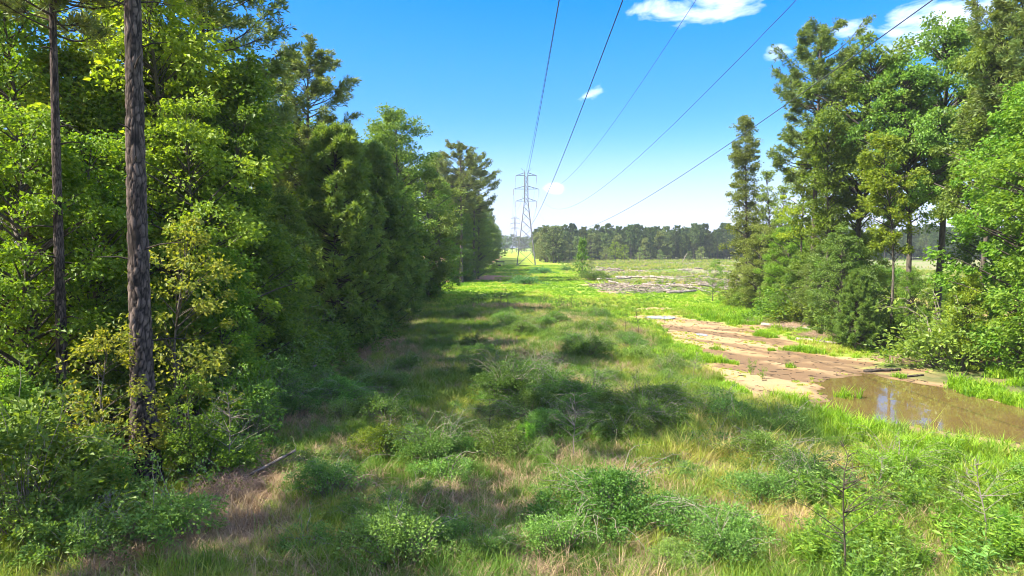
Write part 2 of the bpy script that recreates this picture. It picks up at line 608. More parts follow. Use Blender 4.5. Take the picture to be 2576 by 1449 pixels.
xs = axis(np.arange(-12, 26, 0.22), 1.12, (-1700, 1700))
ys1 = np.arange(9, 48, 0.22)
ys = axis(ys1, 1.05, (-60, 1750))
gx, gy = np.meshgrid(xs, ys, indexing='ij')
gzz = gz(gx, gy)
idx = np.arange(gx.size).reshape(gx.shape)
gq = np.stack([idx[:-1, :-1], idx[1:, :-1], idx[1:, 1:], idx[:-1, 1:]], -1).reshape(-1, 4)
G = Geo().add(np.stack([gx, gy, gzz], -1).reshape(-1, 3), gq)
ground_me = G.build('ground', True)
for nm, f in (('dirt', f_dirt), ('straw', f_straw), ('lush', f_lush), ('clear', f_clear)):
    a = ground_me.attributes.new(nm, 'FLOAT', 'POINT')
    a.data.foreach_set('value', f(gx, gy).ravel().astype(np.float32))
a = ground_me.attributes.new('rutd', 'FLOAT', 'POINT')
a.data.foreach_set('value', sstep(0.03, -0.20, f_rut(gx, gy)).ravel().astype(np.float32))
wet = sstep(0.09, -0.02, gzz - WATER_Z) * sstep(-1.5, 0, poly_sd(gx, gy, PUDDLE))
a = ground_me.attributes.new('wet', 'FLOAT', 'POINT')
a.data.foreach_set('value', wet.ravel().astype(np.float32))

m, nt, out = new_mat('ground_soil_and_grass')
geo = N(nt, 'ShaderNodeNewGeometry')
pos = geo.outputs['Position']
n1 = N(nt, 'ShaderNodeTexNoise', Scale=0.55, Detail=6.0, Roughness=0.6)
n2 = N(nt, 'ShaderNodeTexNoise', Scale=5.0, Detail=8.0, Roughness=0.7)
n3 = N(nt, 'ShaderNodeTexNoise', Scale=28.0, Detail=4.0, Roughness=0.7)
n4 = N(nt, 'ShaderNodeTexNoise', Scale=0.09, Detail=5.0, Roughness=0.6)
for n in (n1, n2, n3, n4):
    nt.links.new(pos, n.inputs['Vector'])
c_rough = mixc(nt, n2.outputs['Fac'], (0.09, 0.10, 0.028), (0.24, 0.19, 0.09))
c_rough = mixc(nt, mth(nt, 'MULTIPLY', mth(nt, 'SUBTRACT', n1.outputs['Fac'], 0.42), 5.0, True), (0.045, 0.085, 0.016), c_rough)
lg = mixc(nt, n2.outputs['Fac'], (0.14, 0.24, 0.010), (0.29, 0.37, 0.030))
lg = mixc(nt, mth(nt, 'MULTIPLY', mth(nt, 'SUBTRACT', n1.outputs['Fac'], 0.5), 4.0, True), lg, (0.27, 0.29, 0.075))
c = mixc(nt, attr(nt, 'lush'), c_rough, lg)
cc = mixc(nt, mth(nt, 'MULTIPLY', mth(nt, 'SUBTRACT', n4.outputs['Fac'], 0.40), 4.5, True), (0.13, 0.20, 0.035), (0.24, 0.18, 0.125))
cc = mixc(nt, mth(nt, 'MULTIPLY', mth(nt, 'SUBTRACT', n1.outputs['Fac'], 0.45), 3.5, True), cc, (0.15, 0.17, 0.06))
c = mixc(nt, attr(nt, 'clear'), c, cc)
cs = mixc(nt, n3.outputs['Fac'], (0.17, 0.085, 0.042), (0.42, 0.235, 0.130))
c = mixc(nt, attr(nt, 'straw'), c, cs)
cd = mixc(nt, n2.outputs['Fac'], (0.25, 0.165, 0.078), (0.43, 0.310, 0.170))
cd = mixc(nt, mth(nt, 'MULTIPLY', mth(nt, 'SUBTRACT', n1.outputs['Fac'], 0.45), 4.0, True), cd, (0.37, 0.225, 0.10))
cd = mixc(nt, mth(nt, 'MULTIPLY', mth(nt, 'SUBTRACT', n3.outputs['Fac'], 0.60), 6.0, True), cd, (0.14, 0.095, 0.065))
ad = attr(nt, 'dirt')
cd = mixc(nt, mth(nt, 'MULTIPLY', attr(nt, 'rutd'), 0.8), cd, (0.115, 0.070, 0.038))
thin = mixc(nt, n3.outputs['Fac'], (0.20, 0.22, 0.05), (0.34, 0.29, 0.12))
c = mixc(nt, mth(nt, 'MULTIPLY', ad, 2.2, True), c, thin)
c = mixc(nt, mth(nt, 'MULTIPLY', mth(nt, 'SUBTRACT', mth(nt, 'ADD', ad, mth(nt, 'MULTIPLY', mth(nt, 'SUBTRACT', n2.outputs['Fac'], 0.5), 0.8)), 0.35), 2.6, True), c, cd)
c = mixc(nt, mth(nt, 'MULTIPLY', attr(nt, 'wet'), 0.75), c, (0.13, 0.085, 0.045))
p = N(nt, 'ShaderNodeBsdfPrincipled')
nt.links.new(c, p.inputs['Base Color'])
nt.links.new(mth(nt, 'SUBTRACT', 0.95, mth(nt, 'MULTIPLY', attr(nt, 'wet'), 0.45)), p.inputs['Roughness'])
p.inputs['Specular IOR Level'].default_value = 0.25
bp = N(nt, 'ShaderNodeBump', Strength=0.7, Distance=0.06)
nt.links.new(mth(nt, 'ADD', n2.outputs['Fac'], mth(nt, 'MULTIPLY', n3.outputs['Fac'], 0.5)), bp.inputs['Height'])
nt.links.new(bp.outputs[0], p.inputs['Normal'])
nt.links.new(p.outputs[0], out.inputs['Surface'])
ground = add_obj('ground', ground_me, m)
tag(ground, 'rough corridor ground of grass, pine straw and bare orange dirt', 'ground', kind='structure')

# puddles: water lies in the hollows of the ground
m, nt, out = new_mat('muddy_water')
geo = N(nt, 'ShaderNodeNewGeometry')
nz = N(nt, 'ShaderNodeTexNoise', Scale=0.7, Detail=4.0)
nt.links.new(geo.outputs['Position'], nz.inputs['Vector'])
p = N(nt, 'ShaderNodeBsdfPrincipled', Roughness=0.035, IOR=1.33)
nt.links.new(mixc(nt, nz.outputs['Fac'], (0.085, 0.058, 0.018), (0.16, 0.112, 0.042)), p.inputs['Base Color'])
p.inputs['Specular IOR Level'].default_value = 0.75
n5 = N(nt, 'ShaderNodeTexNoise', Scale=2.5, Detail=2.0)
nt.links.new(geo.outputs['Position'], n5.inputs['Vector'])
bp = N(nt, 'ShaderNodeBump', Strength=0.05, Distance=0.03)
nt.links.new(n5.outputs['Fac'], bp.inputs['Height'])
nt.links.new(bp.outputs[0], p.inputs['Normal'])
nt.links.new(p.outputs[0], out.inputs['Surface'])
M['water'] = m


m2 = M['water'].copy()
m2.name = 'sky_pale_water'  # base colour paled to stand in for bright sky reflected in small puddles
for n_ in m2.node_tree.nodes:
    if n_.type == 'MIX':
        n_.inputs[6].default_value = (0.30, 0.25, 0.19, 1)
        n_.inputs[7].default_value = (0.38, 0.33, 0.27, 1)
    if n_.type == 'BSDF_PRINCIPLED':
        n_.inputs['Roughness'].default_value = 0.12
M['film'] = m2


def water_sheet(cx, cy, pts, z, mat='water'):
    g = Geo()
    V = [(0, 0, 0)] + [(x - cx, y - cy, 0) for x, y in pts]
    n = len(pts)
    g.add(V, None, [(0, 1 + i, 1 + (i + 1) % n) for i in range(n)])
    return add_obj('puddle', g.build('puddle'), M[mat], loc=(cx, cy, z))


ctr = PUDDLE.mean(0)
pp = ctr + (PUDDLE - ctr) * 1.06
w = water_sheet(ctr[0], ctr[1], [tuple(q) for q in pp], WATER_Z)
tag(w, 'wide muddy puddle reflecting trees on the rutted dirt track', 'puddle', kind='structure')
for px, py, a, b, lab in [(1662, 800, 1.15, 1.2, 'small sky-reflecting puddle on the bare patch among bright grass'), (1765, 843, 0.4, 0.6, 'thin film of water lying on the orange dirt track')]:
    x, y = ground_at(px, py)
    rg = random.Random(int(px))
    pts = [(x + a * math.cos(t) * (0.75 + 0.5 * rg.random()), y + b * math.sin(t) * (0.75 + 0.5 * rg.random())) for t in [k * math.tau / 18 for k in range(18)]]
    zz = float(np.max(gz(np.array([q[0] for q in pts] + [x]), np.array([q[1] for q in pts] + [y]))))
    tag(water_sheet(x, y, pts, zz + 0.012, 'film'), lab, 'puddle', kind='structure')

# ------------------------------------------------------------------ plant prototypes (mesh data only)


def trunk_path(rng, h, wob, lean=(0, 0), K=12):
    t = np.linspace(0, 1, K)
    P = np.zeros((K, 3))
    P[:, 2] = t * h
    for ax in (0, 1):
        P[:, ax] = lean[ax] * t + wob * (np.sin(t * rng.uniform(2, 5) + rng.uniform(0, 6)) - np.sin(rng.uniform(0, 6))) * t
    return P


def on_path(P, z):
    return np.stack([np.interp(z, P[:, 2], P[:, 0]), np.interp(z, P[:, 2], P[:, 1]), z], -1)


def flare(t, r, tip=0.12):
    return r * (1 - (1 - tip) * t ** 1.1) * (1 + 0.45 * np.exp(-t * 22))


def broadleaf(seed, h, zb, rad, ncl, nl, ls, tr, prof='oval', clr=0.7, wob=0.25, limb=0.05, lean=(0, 0), gap=0.0):
    rng = np.random.default_rng(seed)
    P = trunk_path(rng, h * 0.93, wob, lean)
    tg, cg = Geo(), Geo()
    tt = np.linspace(0, 1, len(P))
    tubes(tg, P, flare(tt, tr), 9, 0.6)
    t = rng.random(ncl) ** 0.9
    if gap:
        t = t[vnoise(t * 9, t * 0, 1.0, seed + 3) > gap]
        ncl = len(t)
    z = zb + (h - zb) * t
    if prof == 'oval':
        Rz = rad * np.sin(np.pi * (0.13 + 0.82 * t)) ** 0.75
    elif prof == 'cone':
        Rz = rad * ((1 - t) ** 0.65 * 0.95 + 0.1) * np.minimum(1, 0.55 + t * 4)
    else:
        Rz = rad * (1 - t ** 5 * 0.75) * np.minimum(1, 0.7 + t * 3)
    th = rng.random(ncl) * 2 * np.pi
    k1, k2, ph1, ph2 = rng.integers(2, 4), rng.integers(3, 6), rng.uniform(0, 6), rng.uniform(0, 6)
    lob = 1 + 0.26 * np.sin(k1 * th + ph1 + z * 0.6) + 0.24 * np.sin(k2 * th + ph2 - z * 1.1)
    r = Rz * lob * (0.25 + 0.75 * rng.random(ncl) ** 0.55)
    base = on_path(P, np.minimum(z, P[-1, 2]))
    base[:, 2] = z
    C = base + np.stack([r * np.cos(th), r * np.sin(th), rng.normal(size=ncl) * 0.25], -1)
    # limbs
    zs = np.clip(z - 0.45 * r - 0.3, 0.3 * zb + 0.15, P[-1, 2] - 0.1)
    S = on_path(P, zs)
    mid = S * 0.45 + C * 0.55 + np.array([0, 0, 0.12]) * r[:, None]
    u = np.linspace(0, 1, 5)[None, :, None]
    B = S[:, None] * (1 - u) ** 2 + 2 * mid[:, None] * u * (1 - u) + C[:, None] * u ** 2
    rb = (limb * (0.35 + 0.65 * (r / max(rad, 0.1)))[:, None]) * (1 - 0.82 * np.linspace(0, 1, 5)[None])
    tubes(tg, B, rb, 4, 0.35)
    # leaves
    n = (nl * (0.6 + 0.8 * rng.random(ncl))).astype(int)
    ci = np.repeat(np.arange(ncl), n)
    size = (clr * (0.45 + 0.95 * rng.random(ncl)))[ci][:, None]
    off = rng.normal(size=(len(ci), 3))
    off = unit(off) * (rng.random((len(ci), 1)) ** 0.5) * np.array([1, 1, 0.62]) * size
    LC = C[ci] + off
    outw = LC - base[ci]
    outw[:, 2] *= 0.4
    D = unit(outw) * 0.9 + rng.normal(size=LC.shape) * 0.55 + np.array([0, 0, -0.35])
    LC[:, 2] = np.maximum(LC[:, 2], 0.06)
    leaves(cg, rng, LC, D, ls * (0.65 + 0.7 * rng.random(len(LC))), 0.62)
    return tg.build('trunk', True), cg.build('crown')


def pine(seed, h, zb, rad, nbr, ntw, tr, k=14, nlen=0.24, nw=0.030, wob=0.12, dense=False, dead=True, near=False):
    rng = np.random.default_rng(seed)
    P = trunk_path(rng, h * 0.985, wob)
    tg, cg = Geo(), Geo()
    tt = np.linspace(0, 1, len(P))
    if near:
        # plated bark: relief displaced on a fine tube
        K, s = 420, 72
        z = np.linspace(0, h * 0.985, K)
        ctr_ = on_path(P, z)
        rr = np.interp(z, P[:, 2], flare(tt, tr, 0.25))
        th = np.arange(s) * 2 * np.pi / s
        TH, ZZ = np.meshgrid(th, z, indexing='xy')
        arc = TH / (2 * np.pi) * 12
        pts = rng.random((12 * 130, 2)) * np.array([12, 130.0])
        cell = np.full(TH.shape, 9.0)
        cell2 = np.full(TH.shape, 9.0)
        cid = np.zeros(TH.shape)
        zc = ZZ / (h * 0.985) * 130
        gi = {}
        for q, (a_, b_) in enumerate(pts):
            lo, hi = np.searchsorted(zc[:, 0], [b_ - 3, b_ + 3])
            da = np.abs(arc[lo:hi] - a_)
            da = np.minimum(da, 12 - da)
            d_ = np.hypot(da, (zc[lo:hi] - b_) * 0.62)
            c1, c2 = cell[lo:hi], cell2[lo:hi]
            cell2[lo:hi] = np.where(d_ < c1, c1, np.minimum(c2, d_))
            cid[lo:hi] = np.where(d_ < c1, pts[q, 0] * 7.7 % 1, cid[lo:hi])
            cell[lo:hi] = np.minimum(c1, d_)
        edge = np.clip((cell2 - cell) / 0.35, 0, 1)
        rad_ = rr[:, None] * (0.89 + 0.10 * edge + 0.06 * cid * edge)
        V = ctr_[:, None] + np.stack([rad_ * np.cos(TH), rad_ * np.sin(TH), np.zeros_like(TH)], -1)
        ix = np.arange(K * s).reshape(K, s)
        Q = np.stack([ix[:-1], np.roll(ix, -1, 1)[:-1], np.roll(ix, -1, 1)[1:], ix[1:]], -1).reshape(-1, 4)
        tg.add(V.reshape(-1, 3), Q, None, (edge * (0.45 + 0.55 * cid)).ravel())
    else:
        tubes(tg, P, flare(tt, tr, 0.14), 9, 0.7)
    t = np.sort(rng.random(nbr))
    z = zb + (h * 0.97 - zb) * t
    if dense:
        L = rad * (1 - t) ** 0.72 * np.minimum(1, 0.75 + t * 2) + 0.30
        rise = 0.28 + 0.5 * t
    else:
        L = rad * (np.sin(np.pi * (0.22 + 0.70 * t)) ** 0.8) * (0.45 + 0.75 * rng.random(nbr))
        rise = 0.10 + 0.75 * t + 0.15 * rng.random(nbr)
    L = L * (0.75 + 0.4 * rng.random(nbr))
    th = np.arange(nbr) * 2.399 + rng.normal(size=nbr) * 0.5
    S = on_path(P, np.minimum(z, P[-1, 2]))
    d = np.stack([np.cos(th), np.sin(th), np.zeros(nbr)], -1)
    u = np.linspace(0, 1, 6)
    sag = rng.uniform(-0.05, 0.22, nbr)
    B = S[:, None] + d[:, None] * (L[:, None] * u[None])[..., None]
    B[..., 2] += L[:, None] * (rise[:, None] * u[None] - sag[:, None] * np.sin(np.pi * u)[None] * 0.8 + 0.12 * u[None] ** 3)
    tubes(tg, B, (0.012 + 0.014 * L)[:, None] * (1 - 0.8 * u[None]), 4, 0.3)
    # twigs with tufts
    bi = np.repeat(np.arange(nbr), ntw)
    uu = 0.28 + 0.74 * rng.random(len(bi)) ** 0.8
    if not dense:
        uu = 0.45 + 0.57 * rng.random(len(bi)) ** 0.8
    uu = np.minimum(uu, 1)
    q = uu * 5
    i0 = np.minimum(q.astype(int), 4)
    f = (q - i0)[:, None]
    A0 = B[bi, i0] * (1 - f) + B[bi, i0 + 1] * f
    sd = np.stack([-np.sin(th), np.cos(th), np.zeros(nbr)], -1)[bi] * rng.choice([-1, 1], len(bi))[:, None]
    tl = (0.32 + 0.34 * L[bi] * (1.15 - uu)) * (0.5 + 0.8 * rng.random(len(bi)))
    td = unit(d[bi] * 0.75 + sd * (0.75 * (1.1 - uu))[:, None] + np.array([0, 0, 0.30]) + rng.normal(size=A0.shape) * 0.22)
    E = A0 + td * tl[:, None]
    tubes(tg, np.stack([A0, E], 1), np.broadcast_to(np.array([0.010, 0.004]), (len(bi), 2)), 3, 0.2)
    C = np.concatenate([E, A0 * 0.45 + E * 0.55 + rng.normal(size=E.shape) * 0.03])
    D = np.concatenate([td + np.array([0, 0, 0.45]), td + np.array([0, 0, 0.25])])
    needles(cg, rng, C, D, k, nlen, nw, 0.85)
    # leader
    top = on_path(P, np.array([P[-1, 2]]))
    needles(cg, rng, np.repeat(top, 4, 0) + rng.normal(size=(4, 3)) * 0.06, np.tile([0, 0, 1.0], (4, 1)), k, nlen, nw, 0.7)
    if dead:                                                      # bare stubs under the crown
        nb = 14
        zz = rng.uniform(0.25 * zb, zb, nb)
        th = rng.random(nb) * 6.28
        ln = rng.uniform(0.3, 1.5, nb)
        S = on_path(P, zz)
        e = S + np.stack([np.cos(th) * ln, np.sin(th) * ln, ln * rng.uniform(-0.2, 0.3, nb)], -1)
        tubes(tg, np.stack([S, (S + e) / 2 + np.array([0, 0, .06]), e], 1), np.broadcast_to(np.array([0.028, 0.018, 0.006]), (nb, 3)), 4, 0.2)
    return tg.build('trunk', True), cg.build('crown')


def shrub(seed, h, rad, ncl, nl, ls, clr=0.28, stems=True, flat=0.65, lw=0.6):
    rng = np.random.default_rng(seed)
    tg, cg = Geo(), Geo()
    th = rng.random(ncl) * 6.28
    u = rng.random(ncl) ** 0.5
    lob = 1 + 0.38 * np.sin(2 * th + rng.uniform(0, 6)) + 0.30 * np.sin(3 * th + rng.uniform(0, 6)) + 0.2 * np.sin(5 * th + rng.uniform(0, 6))
    r = rad * u * lob * rng.uniform(0.8, 1.25, ncl)
    hum = vnoise(np.cos(th) * r / rad * 2, np.sin(th) * r / rad * 2, 1.0, seed + 9)
    z = h * np.sqrt(np.maximum(0.04, 1 - np.minimum(1, r / rad / 1.3) ** 2)) * (0.25 + 0.55 * rng.random(ncl) ** 0.7 + 0.75 * (hum - 0.3))
    z = np.maximum(z, 0.05)
    C = np.stack([r * np.cos(th), r * np.sin(th), z], -1)
    S = np.stack([0.25 * r * np.cos(th), 0.25 * r * np.sin(th), np.full(ncl, -0.03)], -1)
    mid = S * 0.5 + C * 0.5 + np.array([0, 0, 0.3]) * z[:, None]
    uu = np.linspace(0, 1, 4)[None, :, None]
    B = S[:, None] * (1 - uu) ** 2 + 2 * mid[:, None] * uu * (1 - uu) + C[:, None] * uu ** 2
    tubes(tg, B, np.broadcast_to(np.linspace(0.016, 0.005, 4), (ncl, 4)), 3, 0.5)
    n = (nl * (0.6 + 0.8 * rng.random(ncl))).astype(int)
    ci = np.repeat(np.arange(ncl), n)
    off = unit(rng.normal(size=(len(ci), 3))) * rng.random((len(ci), 1)) ** 0.5 * np.array([1, 1, flat]) * clr * (0.6 + 0.8 * rng.random(ncl))[ci][:, None]
    LC = C[ci] + off
    LC[:, 2] = np.maximum(LC[:, 2], 0.02)
    D = off * 2 / clr + C[ci] * np.array([0.5, 0.5, 0]) / max(rad, .1) + rng.normal(size=LC.shape) * 0.4 + np.array([0, 0, 0.1])
    leaves(cg, rng, LC, D, ls * (0.5 + 1.0 * rng.random(len(LC))), lw, up=1.0)
    # arching canes that break the outline
    nc, kc = max(8, ncl // 5), 9
    a = rng.random(nc) * 6.28
    ln = rad * rng.uniform(0.6, 1.45, nc)
    hc = h * rng.uniform(0.9, 1.75, nc)
    uc = np.linspace(0, 1, kc)
    CP = np.stack([0.3 * rad * np.cos(a * 2.3)[:, None] + np.cos(a)[:, None] * ln[:, None] * uc ** 1.3, 0.3 * rad * np.sin(a * 2.3)[:, None] + np.sin(a)[:, None] * ln[:, None] * uc ** 1.3,
                   hc[:, None] * (2.1 * uc - 1.35 * uc ** 2)], -1) + rng.normal(size=(nc, kc, 3)) * 0.03
    tubes(tg, CP, np.broadcast_to(np.linspace(0.010, 0.003, kc), (nc, kc)), 3, 0.7)
    pts = CP[:, 3:].reshape(-1, 3)
    pts = np.repeat(pts, 5, 0) + rng.normal(size=(len(pts) * 5, 3)) * 0.05
    leaves(cg, rng, pts, rng.normal(size=pts.shape) + np.array([0, 0, 0.2]), ls * (0.6 + 0.7 * rng.random(len(pts))), lw, up=1.0)
    return tg.build('stems'), cg.build('foliage')


def blades(g, rng, n, h, spread, width, lean=0.5, base=0.12, seg=2):
    """grass blades: bent strips"""
    a = rng.random(n) * 6.28
    rb = base * rng.random(n) ** 0.5
    a2 = rng.random(n) * 6.28
    B = np.stack([rb * np.cos(a2), rb * np.sin(a2), np.full(n, -0.03)], -1)
    d = np.stack([np.cos(a), np.sin(a), np.zeros(n)], -1)
    H = h * (0.45 + 0.65 * rng.random(n))
    ln = lean * (0.2 + rng.random(n)) * H
    m1 = B + d * (ln * 0.28)[:, None] + np.array([0, 0, 1]) * (H * 0.58)[:, None]
    tip = B + d * ln[:, None] + np.array([0, 0, 1]) * (H * (0.98 - 0.25 * rng.random(n)))[:, None]
    s = np.stack([-np.sin(a), np.cos(a), np.zeros(n)], -1)
    W = (width * (0.6 + 0.7 * rng.random(n)))[:, None]
    V = np.stack([B - s * W * .5, B + s * W * .5, m1 + s * W * .5, m1 - s * W * .5, tip], 1).reshape(-1, 3)
    ix = np.arange(n * 5).reshape(n, 5)
    g.add(V, ix[:, :4], ix[:, [3, 2, 4]], np.repeat(rng.random(n), 5))


def tangle(seed, n, rad, h, w=0.012):
    """a heap of thin dead stems arching over each other"""
    rng = np.random.default_rng(seed)
    g = Geo()
    a = rng.random(n) * 6.28
    r0 = rad * rng.random(n) ** 0.6
    S = np.stack([r0 * np.cos(a), r0 * np.sin(a), np.zeros(n)], -1)
    b = rng.random(n) * 6.28
    ln = rng.uniform(0.25, 0.8, n) * min(rad, 1.0)
    hh = h * np.sqrt(np.maximum(0.05, 1 - (r0 / (rad * 1.05)) ** 2)) * rng.uniform(0.5, 1.15, n)
    E = S + np.stack([ln * np.cos(b), ln * np.sin(b), hh * rng.uniform(0.2, 1, n)], -1)
    mid = (S + E) / 2
    mid[:, 2] = hh * 1.25
    mid += rng.normal(size=mid.shape) * 0.06
    u = np.linspace(0, 1, 5)[None, :, None]
    B = S[:, None] * (1 - u) ** 2 + 2 * mid[:, None] * u * (1 - u) + E[:, None] * u ** 2
    tubes(g, B, np.broadcast_to(np.linspace(w * .5, w * .25, 5), (n, 5)), 3, np.repeat(rng.random(n), 15))
    return g.build('stems')


def weed_plant(seed, nst, h, ls, lw, per=16, rad=0.35):
    rng = np.random.default_rng(seed)
    tg, cg = Geo(), Geo()
    a = rng.random(nst) * 6.28
    r = rad * rng.random(nst) ** 0.5
    S = np.stack([r * .4 * np.cos(a), r * .4 * np.sin(a), np.full(nst, -0.02)], -1)
    H = h * rng.uniform(0.55, 1.1, nst)
    E = np.stack([r * np.cos(a) * 1.3, r * np.sin(a) * 1.3, H], -1)
    tubes(tg, np.stack([S, S * .4 + E * .6 + np.array([0, 0, .05]), E], 1), np.broadcast_to(np.array([.009, .007, .003]), (nst, 3)), 3, 0.4)
    si = np.repeat(np.arange(nst), per)
    u = 0.2 + 0.82 * rng.random(len(si))
    C = S[si] * (1 - u[:, None]) + E[si] * u[:, None]
    th = rng.random(len(si)) * 6.28
    D = np.stack([np.cos(th), np.sin(th), rng.uniform(-0.1, 0.7, len(si))], -1)
    leaves(cg, rng, C, D, ls * (0.6 + 0.6 * rng.random(len(si))) * (1.2 - 0.5 * u), lw, up=1.3, fold=0.05)
    return tg.build('stems'), cg.build('foliage')


def fennel_plant(seed, nst, h):
    rng = np.random.default_rng(seed)
    tg, cg = Geo(), Geo()
    for q in range(nst):
        a = rng.random() * 6.28
        e = np.array([0.22 * math.cos(a), 0.22 * math.sin(a), h * rng.uniform(0.6, 1.05)])
        s = e * np.array([.3, .3, 0])
        tubes(tg, np.stack([s, e]), np.array([.01, .003]), 3, .4)
        u = 0.12 + 0.9 * rng.random(90)
        C = s + (e - s) * u[:, None]
        D = np.tile([0, 0, 0.9], (90, 1))
        needles(cg, rng, C, D, 7, 0.13 * 1.0, 0.013, 1.1)
    return tg.build('stems'), cg.build('foliage')


def bare_sapling(seed, h, r, nb, lean=0.05):
    rng = np.random.default_rng(seed)
    g = Geo()
    P = trunk_path(rng, h, 0.06 * h, (lean * h, lean * h * 0.3), 8)
    tubes(g, P, np.linspace(r, r * .2, 8), 6, .6)
    b = Geo()
    z = rng.uniform(0.3, 0.98, nb) * h
    S = on_path(P, z)
    th = rng.random(nb) * 6.28
    ln = (1.05 - z / h) * h * 0.42 * rng.uniform(0.5, 1.2, nb) + 0.08
    d = np.stack([np.cos(th), np.sin(th), rng.uniform(0.25, 0.9, nb)], -1)
    E = S + d * ln[:, None]
    mid = (S + E) / 2 + rng.normal(size=S.shape) * 0.04 * h * .3
    tubes(b, np.stack([S, mid, E], 1), np.broadcast_to(np.array([r * .42, r * .3, r * .1]), (nb, 3)), 4, .5)
    k = nb * 2
    bi = rng.integers(0, nb, k)
    u = rng.uniform(.4, .95, k)[:, None]
    S2 = mid[bi] * (1 - u) + E[bi] * u
    E2 = S2 + (d[bi] + rng.normal(size=S2.shape) * .7) * (ln[bi] * .45)[:, None]
    tubes(b, np.stack([S2, E2], 1), np.broadcast_to(np.array([r * .22, r * .08]), (k, 2)), 3, .5)
    return g.build('trunk', True), b.build('branches')


def log_mesh(seed, L, r, bend=0.1, knots=4):
    rng = np.random.default_rng(seed)
    g = Geo()
    K = 12
    t = np.linspace(-.5, .5, K)
    P = np.stack([t * L, bend * L * (t ** 2 - .08) + rng.normal(size=K) * r * .15, rng.normal(size=K) * r * .12 + r * .8], -1)
    tubes(g, P, r * (1 - .3 * (t + .5)) * (1 + rng.normal(size=K) * .06), 9, rng.random(K * 9 + 2), cap=True)
    for q in range(knots):
        i = rng.integers(2, K - 2)
        a = rng.uniform(0.3, 2.8)
        d = np.array([rng.uniform(.2, .8), math.cos(a), abs(math.sin(a)) * .6])
        e = P[i] + d * r * rng.uniform(2, 6)
        tubes(g, np.stack([P[i], (P[i] + e) / 2, e]), np.array([r * .35, r * .25, r * .1]), 5, .5)
    return g.build('log', True)


PR = {}
PR['gum1'] = broadleaf(101, 13, 0.5, 2.6, 170, 140, 0.17, 0.14, 'cone', 0.64)
PR['gum2'] = broadleaf(102, 12, 0.8, 2.9, 165, 145, 0.17, 0.13, 'oval', 0.68)
PR['gum3'] = broadleaf(103, 15, 3.0, 3.0, 150, 150, 0.18, 0.17, 'oval', 0.72)
PR['near1'] = broadleaf(104, 9, 0.6, 2.3, 160, 140, 0.13, 0.09, 'oval', 0.54)
PR['near2'] = broadleaf(105, 7, 0.4, 2.1, 140, 140, 0.13, 0.08, 'cone', 0.52)
PR['sap1'] = broadleaf(106, 5.5, 0.8, 1.7, 70, 60, 0.115, 0.05, 'oval', 0.42, limb=0.022)
PR['sap2'] = broadleaf(107, 4.5, 0.5, 1.5, 60, 65, 0.115, 0.045, 'oval', 0.4, limb=0.02)
PR['oak1'] = broadleaf(108, 20, 9.0, 4.3, 165, 150, 0.23, 0.27, 'oval', 0.85, wob=0.5, limb=0.11)
PR['oak2'] = broadleaf(109, 19, 8.0, 3.8, 140, 150, 0.23, 0.22, 'oval', 0.82, wob=0.6, limb=0.10)
PR['slim1'] = broadleaf(110, 16, 7.0, 1.9, 85, 110, 0.21, 0.12, 'oval', 0.62, wob=0.5, limb=0.05)
PR['bushy'] = broadleaf(111, 14, 0.3, 3.6, 330, 95, 0.20, 0.2, 'oval', 0.75, limb=0.06)
PR['col1'] = broadleaf(112, 17, 0.2, 1.45, 300, 80, 0.165, 0.16, 'col', 0.50, wob=0.2)
PR['col2'] = broadleaf(113, 13, 0.2, 0.95, 130, 60, 0.155, 0.10, 'col', 0.42, wob=0.3)
PR['pine1'] = pine(201, 22, 11.5, 3.1, 92, 24, 0.22, 10, 0.29, 0.050)
PR['pine2'] = pine(202, 22, 10.5, 2.9, 96, 24, 0.20, 10, 0.29, 0.050)
PR['pine3'] = pine(203, 20, 7.0, 2.7, 110, 20, 0.18, 10, 0.29, 0.050)
PR['pine_near'] = pine(204, 23, 13, 3.6, 80, 15, 0.285, 13, 0.25, 0.036, near=True)
PR['pine_near2'] = pine(205, 19, 11.5, 2.4, 80, 14, 0.155, 13, 0.25, 0.036, near=True)
PR['ypine1'] = pine(206, 13, 0.5, 3.1, 200, 9, 0.15, 20, 0.34, 0.050, dense=True, dead=False)
PR['ypine2'] = pine(207, 11.5, 0.5, 2.9, 190, 9, 0.14, 20, 0.34, 0.050, dense=True, dead=False)
PR['fpine1'] = pine(210, 13, 4.0, 1.45, 46, 6, 0.09, 9, 0.42, 0.13, dead=False)
PR['fpine2'] = pine(211, 13.5, 6.0, 1.3, 42, 6, 0.09, 9, 0.42, 0.13, dead=False)
PR['fpine3'] = pine(212, 12.5, 3.0, 1.9, 60, 6, 0.09, 9, 0.42, 0.13, dense=True, dead=False)
PR['fmass1'] = pine(216, 13, 0.3, 2.4, 60, 6, 0.1, 9, 0.6, 0.20, dense=True, dead=False)
PR['fmass2'] = pine(217, 13, 2.0, 2.2, 60, 6, 0.1, 9, 0.6, 0.20, dead=False)
PR['fleaf1'] = broadleaf(213, 11, 1.5, 2.7, 90, 26, 0.42, 0.13, 'oval', 0.8, limb=0.05)
PR['fleaf2'] = broadleaf(214, 9, 0.8, 2.3, 80, 26, 0.40, 0.12, 'cone', 0.7, limb=0.05)
PR['fsap'] = broadleaf(215, 6, 1.6, 1.9, 34, 22, 0.32, 0.07, 'oval', 0.6, limb=0.04)
PR['shrub1'] = shrub(301, 1.9, 1.3, 60, 60, 0.105, 0.36)
PR['shrub2'] = shrub(302, 1.4, 1.2, 55, 60, 0.10, 0.34)
PR['shrub3'] = shrub(303, 2.6, 1.5, 80, 60, 0.125, 0.42)
PR['bram1'] = shrub(304, 0.75, 1.0, 75, 80, 0.052, 0.22)
PR['bram2'] = shrub(305, 0.6, 0.85, 62, 80, 0.050, 0.20)
